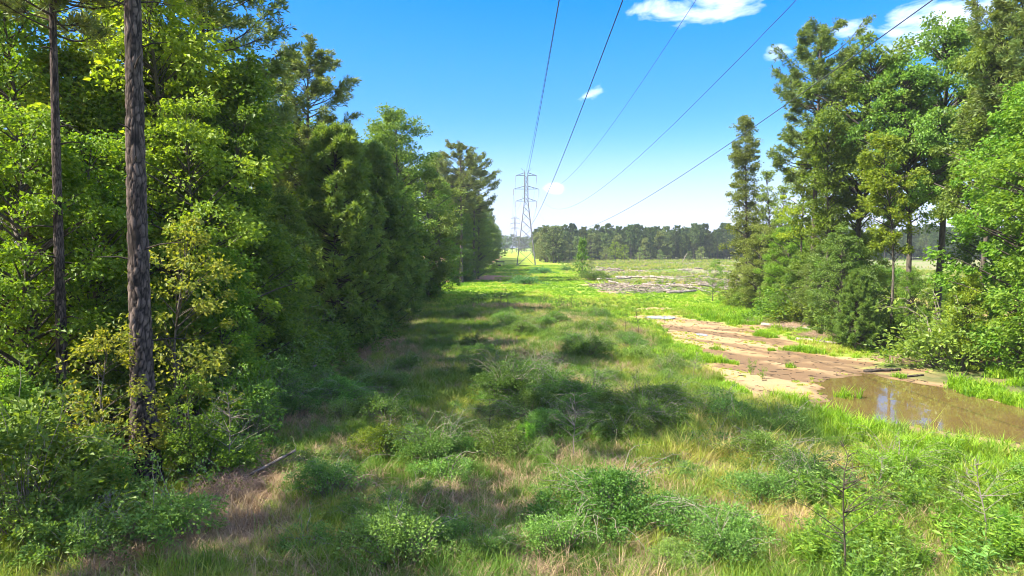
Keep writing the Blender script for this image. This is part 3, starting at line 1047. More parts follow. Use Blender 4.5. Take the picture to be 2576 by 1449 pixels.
PR['bram3'] = shrub(306, 0.95, 0.9, 80, 80, 0.052, 0.22)
PR['bram4'] = shrub(308, 0.95, 1.5, 190, 85, 0.058, 0.24)
PR['bram5'] = shrub(309, 1.3, 1.25, 190, 85, 0.058, 0.24)
PR['kudzu'] = shrub(307, 1.3, 2.4, 110, 50, 0.15, 0.42)
PR['weed1'] = weed_plant(401, 14, 1.0, 0.17, 0.30, 20, 0.42)
PR['weed2'] = weed_plant(402, 10, 0.8, 0.19, 0.34, 18, 0.36)
PR['weed3'] = weed_plant(403, 6, 1.25, 0.22, 0.26, 22, 0.30)
PR['fennel1'] = fennel_plant(404, 6, 1.25)
PR['fennel2'] = fennel_plant(405, 4, 1.0)
PR['bare1'] = bare_sapling(501, 2.0, 0.020, 24)
PR['bare2'] = bare_sapling(502, 1.6, 0.016, 18, -0.06)
PR['bare3'] = bare_sapling(503, 2.6, 0.026, 30, 0.03)
PR['heap1'] = (tangle(601, 420, 1.1, 0.42),)
PR['heap2'] = (tangle(602, 380, 0.8, 0.55),)
PR['heap3'] = (tangle(603, 420, 1.5, 0.32),)


def put(proto, name, label, cat, group, x, y, h=None, href=None, rot=0.0, wide=1.0, mats=None, names=None, z=None, tilt=(0, 0)):
    s = 1.0 if h is None else h / href
    e = bpy.data.objects.new(name, None)
    col.objects.link(e)
    e.empty_display_size = 0.2
    e.location = (x, y, gzs(x, y) - 0.02 if z is None else z)
    e.rotation_euler = (tilt[0], tilt[1], rot)
    e.scale = (s * wide, s * wide, s)
    tag(e, label, cat, group)
    for i, me in enumerate(PR[proto]):
        nm = me.name.split('.')[0]
        add_obj(nm, me, mats[i], e)
    return e


HREF = dict(gum1=13, gum2=12, gum3=15, near1=9, near2=7, sap1=5.5, sap2=4.5, oak1=20, oak2=19, slim1=16, bushy=14, col1=17, col2=13, pine1=22, pine2=22, pine3=20,
            pine_near=23, pine_near2=19, ypine1=13, ypine2=11.5, fpine1=13, fpine2=13.5, fpine3=12.5, fleaf1=11, fleaf2=9, fsap=6, shrub1=1.9, shrub2=1.4, shrub3=2.6)
rnd = random.Random(7)


def tree(proto, name, label, cat, group, px, depth, h, leaf, bark='bark', wide=1.0, rot=None, x=None, tilt=(0, 0)):
    X = x_at(px, depth) if x is None else x
    return put(proto, name, label, cat, group, X, depth, h, HREF[proto], rnd.uniform(0, 6.28) if rot is None else rot, wide, (M[bark], M[leaf]), tilt=tilt)


# ------------------------------------------------------------------ the wood along the corridor
WOOD = 'trees of the wood beside the corridor'
tree('pine_near', 'pine_tree', 'tall pine with a thick plated grey-brown trunk at the wood edge', 'tree', WOOD, 347, 16.8, 23, 'pine', 'pine_bark', rot=0.4)
tree('pine_near2', 'pine_tree', 'slender pine with knotty grey trunk beside the thick-trunked pine', 'tree', WOOD, 143, 18.5, 19, 'pine', 'pine_bark', rot=2.0)
tree('gum1', 'broadleaf_tree', 'dense deep green tree leafed to the ground behind the thick pine trunk', 'tree', WOOD, 590, 25.5, 12.6, 'gum', wide=1.05, rot=1.0)
tree('gum2', 'broadleaf_tree', 'round-topped green tree overlapping the dense deep green one', 'tree', WOOD, 480, 23.0, 10.5, 'gum_fresh', wide=0.95)
tree('ypine1', 'pine_tree', 'bushy young pine branched to the ground at the wood edge', 'tree', WOOD, 845, 38, 12.6, 'ypine', 'pine_bark', rot=0.6)
tree('pine3', 'pine_tree', 'tall pine rising with a narrow top above the bushy young pine', 'tree', WOOD, 785, 44, 18.3, 'pine', 'pine_bark', wide=1.25)
tree('ypine2', 'pine_tree', 'smaller bushy pine beside the bushy young pine', 'tree', WOOD, 935, 46, 12.5, 'ypine', 'pine_bark')
tree('pine1', 'pine_tree', 'leaning-limbed pine with long boughs over the wood edge', 'tree', WOOD, 520, 30, 21, 'pine', 'pine_bark', wide=1.25, rot=0.0)
tree('gum3', 'broadleaf_tree', 'tall pale-topped broadleaf tree past the bushy pines', 'tree', WOOD, 1010, 60, 17.4, 'gum_dark', wide=1.0)
tree('pine1', 'pine_tree', 'dark open-crowned pine towering at the end of the near wood edge', 'tree', WOOD, 1160, 112, 22.5, 'pine', 'pine_bark', wide=1.25)
tree('pine2', 'pine_tree', 'second dark open-crowned pine beside the towering one', 'tree', WOOD, 1192, 122, 22, 'pine', 'pine_bark', wide=1.2)

B_LAB = ['broad-leaved tree standing inside the wood, partly hidden by its neighbours', 'leafy tree at the shaded edge of the wood']
# foreground foliage of the wood
for px, d, h, pr, lf, lab in [
        (20, 14.8, 3.1, 'near2', 'gum_fresh', 'low leafy young tree hanging over the wood edge below the slender pine'),
        (60, 19.5, 9.5, 'near1', 'gum_lime', 'leafy green tree in front of the slender pine trunk'),
        (235, 21.5, 9.0, 'near1', 'gum_lime', 'sunlit lime-leaved tree between the two pine trunks'),
        (205, 24.5, 13.0, 'gum1', 'gum_lime', 'tall backlit lime-green tree behind the two pine trunks'),
        (30, 27, 14.0, 'gum2', 'gum_lime', 'tall backlit tree deep in the wood past the slender pine'),
        (400, 27, 13.5, 'gum2', 'gum_lime', 'tall sunlit tree just behind the thick pine trunk'),
        (430, 19.3, 6.2, 'sap1', 'gum_yellow', 'young tree with yellowing leaves beside the thick pine trunk'),
        (255, 16.2, 3.7, 'sap2', 'gum_yellow', 'yellowing sapling whose spray crosses the thick pine trunk'),
        (330, 20.5, 4.5, 'near2', 'gum_dark', 'dark low young tree in the shade behind the thick pine'),
        (460, 17.2, 2.5, 'sap2', 'gum', 'short leafy sapling at the foot of the thick pine'),
        (560, 21.5, 5.5, 'near2', 'gum_fresh', 'young tree leafed to the ground at the straw-covered edge'),
        (660, 28.5, 7.5, 'near1', 'gum_dark', 'small dark tree between the deep green tree and the bushy pine'),
        (730, 33, 8.5, 'gum1', 'gum_dark', 'slim shaded tree in front of the bushy young pine'),
        (1075, 75, 14.5, 'gum2', 'gum_dark', 'leafy tree closing the gap before the dark open-crowned pines'),
        (425, 25.5, 16.5, 'gum3', 'gum_lime', 'tallest sunlit broad-leaved tree rising beside the thick pine trunk'),
        (80, 23.5, 14.5, 'gum3', 'gum_lime', 'tall lime-leaved tree behind the slender pine trunk'),
        (1140, 113, 12.0, 'gum2', 'gum_dark', 'leafy tree hiding the foot of the towering open-crowned pine'),
        (1172, 117, 11.0, 'gum1', 'gum', 'tapering tree between the two open-crowned pines'),
        (1203, 124, 12.0, 'gum2', 'gum_dark', 'leafy tree in front of the second open-crowned pine'),
        (1105, 82, 13.0, 'gum1', 'gum', 'yellow-green leaved tree under the dark open-crowned pines')]:
    tree(pr, 'broadleaf_tree' if 'sap' not in pr else 'sapling', lab, 'tree' if 'sap' not in pr else 'sapling', WOOD, px, d, h, lf)

# edge of the wood further on, then the rows behind
y = 40.0
k = 0
while y < 330:
    X = -10.6 - rnd.uniform(0, 1.6)
    if y > 112:
        X = -8.6 + (y - 113) * 0.018 - rnd.uniform(0, 1.6)
    if y > 52 and not 84 < y < 113:
        big = y > 100
        pr = rnd.choice(['gum1', 'gum2', 'col1', 'ypine2', 'gum3'] if not big else ['gum1', 'gum2', 'gum3', 'col1', 'slim1'])
        h = rnd.uniform(10.5, 14.5) * (1.0 if y < 130 else 1.1)
        tree(pr, 'pine_tree' if 'pine' in pr else 'broadleaf_tree', 'bushy pine in the shaded row along the far wood edge' if 'pine' in pr else 'leafy tree in the shaded row along the far wood edge', 'tree',
             WOOD, 0, y, h, 'ypine' if 'pine' in pr else rnd.choice(['gum_dark', 'gum', 'oak']), 'pine_bark' if 'pine' in pr else 'bark', x=X, wide=1.05)
    y += rnd.uniform(3.0, 4.2) * (1 + max(0, y - 80) / 260)
    k += 1
y = 27.0
while y < 330:
    X = -13.6 - rnd.uniform(0, 1.8)
    if y > 112:
        X = -11.6 + (y - 113) * 0.018 - rnd.uniform(0, 1.8)
    pr = rnd.choice(['pine2', 'pine3', 'gum3', 'pine1'])
    tall = rnd.uniform(11, 14.0) if y < 30 else (rnd.uniform(12.5, 16.0) if y < 70 else rnd.uniform(14, 19))
    if y > 105:
        tall = rnd.uniform(17, 22.5)
    isp = 'pine' in pr
    if 84 < y < 113:
        y += 2.0
        continue
    tree(pr, 'pine_tree' if isp else 'broadleaf_tree', 'straight pine standing inside the wood behind the leafy edge' if isp else B_LAB[0], 'tree', WOOD, 0, y, tall,
         'pine' if isp else rnd.choice(['gum', 'gum_lime', 'gum_dark']), 'pine_bark' if isp else 'bark', x=X)
    y += rnd.uniform(4.2, 6.0) * (1 + max(0, y - 80) / 200)
y = 36.0
while y < 84:
    X = -18.5 - rnd.uniform(0, 3.5)
    pr = rnd.choice(['gum2', 'gum1', 'pine3', 'gum3', 'gum2'])
    isp = 'pine' in pr
    tree(pr, 'pine_tree' if isp else 'broadleaf_tree', 'straight pine standing inside the wood behind the leafy edge' if isp else B_LAB[0], 'tree', WOOD, 0, y, rnd.uniform(12, 17),
         'pine' if isp else rnd.choice(['gum', 'gum_lime', 'gum_lime']), 'pine_bark' if isp else 'bark', x=X, wide=1.1)
    y += rnd.uniform(6.5, 9.5)
# the wood goes on beside and behind the viewpoint
for x_, y_, h_, pr in [(-11.8, 7.2, 13.0, 'gum3'), (-11.0, 3.2, 12.0, 'gum1'), (-12.0, -1.0, 13.0, 'gum2')]:
    tree(pr, 'pine_tree' if 'pine' in pr else 'broadleaf_tree', {7.2: 'tall', 3.2: 'tapering', -1.0: 'round'}[y_] + ' leafy tree where the wood edge passes the viewpoint', 'tree', WOOD, 0, y_, h_, 'pine' if 'pine' in pr else 'gum', 'pine_bark' if 'pine' in pr else 'bark', x=x_)
for x_, y_, h_, lab in [(-14.0, 10.5, 17.0, 'high-crowned pine behind the wood edge short of the slender pine')]:
    tree('pine1', 'pine_tree', lab, 'tree', WOOD, 0, y_, h_, 'pine', 'pine_bark', x=x_, wide=1.15)
# under-storey shrubs along the edge
SHR = 'shrubs along the foot of the wood'
for px, d, h, pr, lf, lab in [
        (60, 13.2, 1.5, 'shrub1', 'bramble', 'low pale green shrub spreading on leaf litter below the young trees'),
        (180, 12.6, 0.9, 'shrub2', 'bramble', 'low bramble-like shrub at the bottom of the wood edge'),
        (400, 13.4, 1.35, 'shrub1', 'bramble', 'rounded light green shrub on the pine straw near fallen twigs'),
        (120, 14.6, 2.0, 'shrub3', 'gum', 'leafy shrub under the slender pine'),
        (20, 13.6, 2.6, 'shrub3', 'gum_dark', 'dark shrub under the low leafy young tree'),
        (215, 15.0, 1.5, 'shrub3', 'gum_dark', 'dark shrub a step before the thick pine foot'),
        (490, 17.5, 1.5, 'shrub2', 'gum', 'olive green shrub beside the thick pine foot'),
        (600, 20.0, 2.0, 'shrub3', 'gum_dark', 'dark shrub where the straw patch meets the wood'),
        (560, 17.8, 1.1, 'shrub1', 'bramble', 'grey-green shrub tangled with pale dead branches'),
        (690, 24.5, 1.9, 'shrub3', 'bramble', 'leafy shrub below the deep green tree'),
        (750, 27, 1.6, 'shrub1', 'bramble', 'shrub below the leaning dead pole'),
        (800, 33, 2.3, 'shrub3', 'gum_dark', 'dark shrub at the foot of the bushy young pine'),
        (870, 38, 2.0, 'shrub1', 'gum_dark', 'second dark shrub at the foot of the bushy young pine')]:
    put(pr, 'shrub', lab, 'shrub', SHR, x_at(px, d), d, h, HREF[pr], rnd.uniform(0, 6), 1.0, (M['twig'], M[lf]))
y = 26
while y < 150:
    for q in range(2):
        X = -9.4 - rnd.uniform(0, 2.4) - (y < 36) * 0.5 + (2.0 if y > 112 else 0)
        if 83 < y < 112:
            continue
        pr = rnd.choice(['shrub1', 'shrub2', 'shrub3'])
        put(pr, 'shrub', {'shrub1': 'rounded', 'shrub2': 'low', 'shrub3': 'tall'}[pr] + ' shrub at the shaded foot of the wood ' + ('by the deep green tree' if y < 34 else 'by the bushy pines' if y < 56 else 'before the opening' if y < 100 else 'past the opening'), 'shrub', SHR, X, y + rnd.uniform(-1, 1), rnd.uniform(1.2, 2.8), HREF[pr], rnd.uniform(0, 6), 1.1, (M['twig'], M[rnd.choice(['gum_dark', 'gum', 'bramble_dark'])]))
    y += rnd.uniform(1.8, 2.8)
for y in np.arange(14, 34, 1.9):
    X = -11.5 - rnd.uniform(0, 3)
    put('shrub3', 'shrub', 'dark leafy shrub filling the shaded foot of the wood', 'shrub', SHR, X, float(y), rnd.uniform(1.6, 3.0), 2.6, rnd.uniform(0, 6), 1.2, (M['twig'], M[rnd.choice(['gum_dark', 'gum'])]))

# ------------------------------------------------------------------ the stand of trees past the puddle
ST = 'trees of the stand past the puddle'
for px, d, h, pr, lf, bk, wd, lab in [
        (1878, 64, 17.6, 'col1', 'vine', 'bark', 1.0, 'narrow columnar tree clothed in vines at the end of the stand'),
        (1932, 62, 12.5, 'col2', 'vine', 'bark', 1.0, 'thin vine-clad stem beside the narrow columnar tree'),
        (1965, 60, 11.0, 'col2', 'oak', 'bark', 1.1, 'short sparse stem between the columnar tree and the tall pine'),
        (2045, 50, 21.6, 'pine2', 'pine', 'pine_bark', 1.15, 'tallest pine with a broad dark top in the stand'),
        (2010, 53, 14.5, 'slim1', 'gum_lime', 'bark', 1.0, 'yellow-green tree hugging the trunk of the tallest pine'),
        (2075, 46, 15.0, 'slim1', 'gum', 'bark', 0.9, 'slender tree with a thin dark leaning stem by the tallest pine'),
        (2165, 47, 19.0, 'oak2', 'oak', 'bark', 0.95, 'broad oak with dark limbs next to the tallest pine'),
        (2285, 44, 17.5, 'oak1', 'oak', 'bark', 0.85, 'oak with a forked dark trunk showing sky between its limbs'),
        (2360, 46, 20.5, 'oak1', 'oak', 'bark', 0.95, 'biggest oak of the stand with twin dark trunks'),
        (2250, 40, 12.5, 'slim1', 'gum_lime', 'bark', 1.0, 'mid-height bright tree in front of the oaks'),
        (2120, 41, 7.0, 'gum2', 'vine', 'bark', 1.0, 'grey-green bushy tree below the slender leaning stem'),
        (2470, 38, 18.0, 'oak2', 'oak', 'bark', 0.8, 'leaning oak reaching over the bushy bright tree'),
        (2610, 32, 13.5, 'bushy', 'gum_fresh', 'bark', 0.95, 'big bushy bright green tree leafed down to the ground by the puddle'),
        (2720, 29, 13.0, 'bushy', 'gum_fresh', 'bark', 1.0, 'second bushy tree beside the big bright green one'),
        (2575, 36, 22, 'pine2', 'pine', 'pine_bark', 1.1, 'pine rising behind the big bushy bright tree'),
        (2660, 34, 21, 'pine1', 'pine', 'pine_bark', 1.0, 'pine with drooping boughs behind the second bushy tree'),
        (2500, 48, 17, 'gum3', 'oak', 'bark', 1.0, 'leafy tree at the back of the stand'),
        (2700, 40, 16, 'gum3', 'oak', 'bark', 1.0, 'leafy tree past the last pine of the stand')]:
    tree(pr, 'pine_tree' if 'pine' in pr else ('oak_tree' if 'oak' in pr else 'broadleaf_tree'), lab, 'tree', ST, px, d, h, lf, bk, wd)
for px, d, h, pr, lf, lab in [
        (1835, 66, 3.2, 'sap2', 'gum', 'young tree with one thin leaning stem beside the columnar tree'),
        (1795, 74, 4.2, 'sap1', 'gum', 'small tree on the slash before the columnar tree'),
        (1945, 57, 4.0, 'near2', 'vine', 'bushy sapling at the foot of the thin vine-clad stem'),
        (2000, 52, 5.0, 'near2', 'oak', 'bushy sapling at the foot of the tallest pine'),
        (2060, 47, 5.5, 'near1', 'vine', 'pale green bushy sapling below the leaning stem'),
        (2180, 41, 4.8, 'near2', 'oak', 'dark bushy sapling under the oaks'),
        (2300, 39, 4.4, 'near1', 'gum', 'leafy sapling in front of the forked oak'),
        (2420, 37, 3.4, 'near2', 'gum', 'leafy sapling under the biggest oak'),
        (2455, 33, 4.5, 'near2', 'gum_lime', 'bright leafy sapling beside the big bushy tree'),
        (1915, 61, 7.5, 'near1', 'vine', 'olive young tree leaning on the narrow columnar tree'),
        (1985, 56, 8.0, 'near1', 'gum_fresh', 'fresh green young tree before the tallest pine'),
        (2090, 49, 8.5, 'near1', 'gum', 'deep green young tree filling under the broad oak'),
        (2170, 50, 7.5, 'near1', 'gum_fresh', 'fresh green young tree under the broad oak'),
        (2120, 46, 6.5, 'near1', 'gum_fresh', 'fresh green young tree between the leaning stem and the oaks'),
        (2030, 58, 7.0, 'near1', 'gum_fresh', 'young tree behind the tallest pine'),
        (1960, 60, 6.0, 'near1', 'vine', 'young tree behind the thin vine-clad stem')]:
    tree(pr, 'sapling', lab, 'sapling', 'saplings under the stand', px, d, h, lf)
tree('ypine2', 'pine_tree', 'small bushy pine at the foot of the oaks', 'tree', ST, 2160, 39, 4.6, 'ypine', 'pine_bark')
tree('ypine2', 'pine_tree', 'small pine under the tallest pine', 'tree', ST, 1985, 55, 4.8, 'ypine', 'pine_bark')
for i in range(78):
    d = rnd.uniform(33, 66)
    X = 22.3 + (50 - d) * 0.02 + rnd.uniform(-0.4, 9.5) - (2.2 if d < 36 else 0) + (0.8 if d < 40 else 0)
    pr = rnd.choice(['shrub1', 'shrub2', 'shrub3'])
    lf = rnd.choice(['vine', 'gum', 'gum_fresh', 'oak'])
    low = d < 52 and X > 23.4
    lab = {'shrub1': 'rounded', 'shrub2': 'low', 'shrub3': 'tall'}[pr] + {'vine': ' olive', 'gum': ' deep green', 'gum_fresh': ' fresh green', 'oak': ' grey-green'}[lf] + ' shrub under the ' + ('oaks' if d < 47 else 'tallest pine' if d < 57 else 'vine-clad trees')
    put(pr, 'shrub', lab, 'shrub', 'shrubs under the stand', X, d, rnd.uniform(0.7, 1.5) if low else rnd.uniform(0.9, 3.0), HREF[pr], rnd.uniform(0, 6), 1.1, (M['twig'], M[lf]))

for i in range(30):
    d = rnd.uniform(58, 84)
    X = 0.5 * d + rnd.uniform(-6, 10)
    pr = rnd.choice(['near1', 'near2', 'shrub3', 'shrub3'])
    put(pr, 'shrub' if pr == 'shrub3' else 'sapling', 'leafy regrowth ' + ('shrub' if pr == 'shrub3' else 'sapling') + ' on the field seen between the trunks of the stand', 'shrub' if pr == 'shrub3' else 'sapling', 'regrowth behind the stand',
        X, d, rnd.uniform(1.8, 3.6), HREF[pr], rnd.uniform(0, 6), 1.2, (M['twig'], M[rnd.choice(['gum', 'oak', 'vine'])]))

# ------------------------------------------------------------------ far trees
FP = 'pines of the far plantation edge'
n_f = 0
for row, (d0, sp) in enumerate([(278, 3.4), (284, 3.8), (291, 4.2), (300, 4.2)]):
    X = 14.0 + row
    while X < 232:
        d = d0 + rnd.uniform(-2.2, 2.2) - 0.02 * X
        vis = x_at(1840, d)
        if X > vis + 2 and rnd.random() < 0.45:
            X += sp
            continue
        mixed = row == 0 and (X < 60 and rnd.random() < 0.5 or rnd.random() < 0.14)
        if mixed:
            pr = rnd.choice(['fleaf1', 'fleaf2'])
            put(pr, 'broadleaf_tree', 'broad-leaved tree among the pines of the far plantation edge', 'tree', FP, X, d, rnd.uniform(6.5, 12.5), HREF[pr], rnd.uniform(0, 6), 1.1, (M['bark'], M['far_leaf']))
        else:
            pr = rnd.choice(['fpine1', 'fpine2', 'fpine3'])
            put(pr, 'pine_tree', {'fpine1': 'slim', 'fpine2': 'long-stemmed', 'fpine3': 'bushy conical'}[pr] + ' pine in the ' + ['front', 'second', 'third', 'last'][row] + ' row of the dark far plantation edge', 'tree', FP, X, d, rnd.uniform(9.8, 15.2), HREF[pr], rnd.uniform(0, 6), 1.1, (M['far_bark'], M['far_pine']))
        n_f += 1
        X += sp * rnd.uniform(0.75, 1.25)
# lit spur beside the pylon and the blue end of the corridor
for i in range(26):
    d = 236 + i * 2.0 + rnd.uniform(-2, 2)
    X = 12.3 + rnd.uniform(0, 4) + (0 if i % 2 else 4)
    pr = rnd.choice(['fleaf1', 'fleaf2', 'fleaf1', 'fpine3'])
    put(pr, 'pine_tree' if 'pine' in pr else 'broadleaf_tree', 'pine in the spur of trees behind the big pylon' if 'pine' in pr else 'yellow-green tree in the spur behind the big pylon', 'tree', 'spur of trees behind the pylon', X, d,
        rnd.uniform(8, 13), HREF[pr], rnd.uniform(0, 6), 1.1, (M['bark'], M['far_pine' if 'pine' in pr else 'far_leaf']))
for i in range(34):
    d = 620 + rnd.uniform(0, 60)
    X = -34 + i * 2.6 + rnd.uniform(-1, 1)
    pr = rnd.choice(['fpine1', 'fpine2', 'fleaf1'])
    put(pr, 'pine_tree' if 'pine' in pr else 'broadleaf_tree', 'hazy tree closing the far end of the corridor', 'tree', 'trees closing the far end of the corridor', X, d, rnd.uniform(13, 17), HREF[pr], rnd.uniform(0, 6), 1.5,
        (M['far_bark'], M['far_pine']))
for d in np.arange(300, 620, 11.0):
    for sgn, x0 in ((-1, -11.5), (1, 21.5)):
        pr = rnd.choice(['fpine1', 'fleaf1', 'fleaf2', 'fpine3'])
        put(pr, 'pine_tree' if 'pine' in pr else 'broadleaf_tree', 'tree lining the distant corridor beyond the big pylon', 'tree', 'trees lining the distant corridor', x0 + sgn * rnd.uniform(0, 4), float(d), rnd.uniform(11, 16), HREF[pr],
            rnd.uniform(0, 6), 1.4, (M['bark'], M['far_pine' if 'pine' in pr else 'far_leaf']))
# trees standing alone on the felled field
for px, d, h, pr, lf, lab in [
        (1465, 122, 7.4, 'fleaf2', 'gum', 'lone narrow tree on the felled field beside a brush heap'),
        (1525, 225, 5.4, 'fsap', 'far_leaf', 'lone pale sapling with flat tiers before the far pines'),
        (1548, 232, 7.0, 'fsap', 'gum_lime', 'biggest yellowish flat-crowned sapling before the far pines'),
        (1572, 230, 6.0, 'fsap', 'gum_lime', 'yellowish sapling beside the biggest flat-crowned one'),
        (1610, 236, 5.2, 'fsap', 'far_leaf', 'thin sapling standing apart before the far pines'),
        (1660, 240, 4.4, 'fsap', 'far_leaf', 'small green sapling between slash and the far pines'),
        (1735, 238, 4.0, 'fsap', 'far_leaf', 'low sapling near the bleached snag before the far pines'),
        (1765, 250, 5.5, 'fsap', 'far_leaf', 'sparse sapling left standing by the far pines'),
        (1490, 150, 3.2, 'fsap', 'far_leaf', 'small sapling behind the lone narrow tree')]:
    put(pr, 'sapling' if pr == 'fsap' else 'broadleaf_tree', lab, 'sapling' if pr == 'fsap' else 'tree', 'trees left standing on the felled field', x_at(px, d), d, h, HREF[pr], rnd.uniform(0, 6), 0.72 if pr == 'fleaf2' else 1.0, (M['bark'], M[lf]))

# ------------------------------------------------------------------ pylons and wires


def beam_mesh(p, q, w):
    p, q = np.array(p, float), np.array(q, float)
    g = Geo()
    tubes(g, np.stack([p, q]), np.array([w * .71, w * .71]), 4, .5, cap=True)
    return g.build('beam')


def beam(name, pq, w, mat, parent):
    g = Geo()
    for p, q in pq:
        tubes(g, np.array([p, q], float), np.array([w * .71, w * .71]), 4, .5, cap=True)
    return add_obj(name, g.build(name), mat, parent)


ARMS = [(27.0, 3.13), (23.0, 3.8), (19.4, 3.13)]
LEV = [0, 4.6, 7.9, 11.0, 13.6, 15.9, 17.8, 19.4, 20.7, 22.0, 23.0, 24.4, 25.7, 27.0]


def half_w(z):
    return 2.8 + (0.55 - 2.8) * z / 19.4 if z < 19.4 else 0.55 - 0.07 * (z - 19.4) / 8


def pylon(x, y, sc, label, fine, w):
    e = bpy.data.objects.new('pylon', None)
    col.objects.link(e)
    e.location = (x, y, gzs(x, y) - 0.1)
    e.scale = (sc, sc, sc)
    tag(e, label, 'pylon', 'lattice pylons of the power line')
    cs = [(-1, -1), (1, -1), (1, 1), (-1, 1)]
    for sx, sy in cs:
        g = Geo()
        zz = [0, 19.4, 27.9]
        tubes(g, np.array([(sx * half_w(z), sy * half_w(z), z) for z in zz]), np.full(3, w * .9), 4, .5, cap=True)
        add_obj('leg', g.build('leg'), M['steel'], e)
    allb = []
    for i in range(len(LEV) - 1):
        z0, z1 = LEV[i], LEV[i + 1]
        for k in range(4):
            a, b = cs[k], cs[(k + 1) % 4]
            h0, h1 = half_w(z0), half_w(z1)
            for u, v in ((a, b), (b, a)):
                allb.append(((u[0] * h0, u[1] * h0, z0), (v[0] * h1, v[1] * h1, z1)))
            if i in (0, 1, 6, 9):
                allb.append(((a[0] * h1, a[1] * h1, z1), (b[0] * h1, b[1] * h1, z1)))
    if fine:
        for pq in allb:
            beam('brace', [pq], w * .55, M['steel'], e)
    else:
        o = beam('bracing', allb, w * .5, M['steel'], e)
    for z, hw in ARMS:
        bm = []
        b = half_w(z)
        for s in (-1, 1):
            tip = (s * hw, 0, z)
            for sy in (-1, 1):
                bm.append(((s * b, sy * b, z), tip))
                bm.append(((s * b, sy * b, z + 0.85), tip))
            bm.append(((s * (b + hw) / 2, -b / 2, z), (s * (b + hw) / 2, b / 2, z)))
            bm.append(((s * (b + hw) / 2, 0, z + .42), (s * (b + hw) / 2, 0, z)))
        ca = beam('crossarm', bm, w * .62, M['steel'], e)
        for s in (-1, 1):
            g = Geo()
            K = 15
            zz = np.linspace(z - .05, z - 1.75, K)
            rr = np.where(np.arange(K) % 2 == 0, 0.05, 0.12)
            tubes(g, np.stack([np.full(K, s * hw), np.zeros(K), zz], -1), rr, 6, .5, cap=True)
            add_obj('insulator', g.build('insulator'), M['insul'], ca)
    for s in (-1, 1):
        beam('earth_wire_peak', [((s * .48, 0, 27.0), (s * .5, 0, 28.7)), ((s * .5, 0, 28.0), (s * 1.5, 0, 29.2))], w * .55, M['steel'], e)
    return e


TX = 5.45
pylon(TX, 206, 1.0, 'big steel lattice pylon with three crossarms standing across the grassy corridor', True, 0.125)
pylon(TX + 0.0, 527, 1.0, 'second lattice pylon seen small behind the big one', False, 0.17)
pylon(TX - 0.2, 1150, 0.9, 'tiny most distant lattice pylon at the end of the corridor', False, 0.4)
WIRES = [(0, -1), (0, 1), (1, -1), (1, 1), (2, -1), (2, 1)]
lev = ['top', 'middle', 'lowest']
side = {-1: 'wood', 1: 'felled-field'}
for y0, y1, ym, a, r in [(-40, 206, 83, 0.00064, 0.0125), (206, 527, 366.5, 0.00040, 0.02)]:
    for i, s in WIRES:
        z, hw = ARMS[i]
        zt = z - 1.8
        yy = np.linspace(y0, y1, 90)
        hmin = zt - a * (y1 - ym) ** 2
        P = np.stack([np.full(90, s * hw), yy - y1, hmin + a * (yy - ym) ** 2], -1)
        g = Geo()
        tubes(g, P, np.full(90, r), 6, .5, cap=True)
        o = add_obj('power_wire', g.build('power_wire', True), M['wire'], loc=(TX, y1, 0))
        tag(o, f'{lev[i]} power wire on the {side[s]} side ' + ('sweeping overhead to the big pylon' if y0 < 0 else 'running on from the big pylon to the second'), 'wire', 'power wires')

# ------------------------------------------------------------------ small made things
X, Y = x_at(1258, 196), 196.0
e = tag(add_obj('wooden_stand', None, loc=(X, Y, gzs(X, Y))), 'dark open wooden stand with a box under its top near the big pylon', 'stand')


def box(name, c, s, mat, parent):
    g = Geo()
    c, s = np.array(c), np.array(s) / 2
    b = 0.015
    V, Q = [], []
    pts = [(-1, -1), (1, -1), (1, 1), (-1, 1)]
    for z_, k_ in ((-1, b), (-1, 0), (1, 0), (1, b)):
        for px_, py_ in pts:
            zz = z_ * (s[2] - (b if k_ == 0 else 0))
            V.append((c[0] + px_ * (s[0] - k_), c[1] + py_ * (s[1] - k_), c[2] + zz))
    for l in range(3):
        for q in range(4):
            Q.append((l * 4 + q, l * 4 + (q + 1) % 4, (l + 1) * 4 + (q + 1) % 4, (l + 1) * 4 + q))
    Q += [(3, 2, 1, 0), (12, 13, 14, 15)]
    g.add(V, Q)
    return add_obj(name, g.build(name), mat, parent)


for q in range(3):
    box('plank', (0, -0.42 + q * 0.42, 1.55), (2.7, 0.39, 0.12), M['wood'], e)
for sx in (-1, 1):
    for sy in (-1, 1):
        box('post', (sx * 1.1, sy * 0.45, 0.75), (0.13, 0.13, 1.5), M['wood'], e)
box('feed_box', (-0.25, 0, 0.42), (1.0, 0.7, 0.5), M['wood'], e)
box('rail', (0, -0.53, 1.38), (2.3, 0.06, 0.14), M['wood'], e)

# ------------------------------------------------------------------ logs, poles, stones
LOGS = [log_mesh(700 + i, L, r, b, kn) for i, (L, r, b, kn) in enumerate([(3.2, .12, .05, 3), (2.2, .10, .1, 2), (4.5, .13, .04, 4), (1.2, .11, .05, 1), (2.8, .06, .15, 5), (2.0, .045, .25, 6)])]


def lay(i, px, py, rot, mat, label, s=1.0, name='log', cat='log', group='logs around the track', xy=None, tilt=0.0, lift=0.0):
    X, Y = ground_at(px, py) if xy is None else xy
    o = add_obj(name, LOGS[i], M[mat], loc=(X, Y, gzs(X, Y) - 0.02 + lift), rot=(0, tilt, rot), scl=(s, s, s))
    return tag(o, label, cat, group)


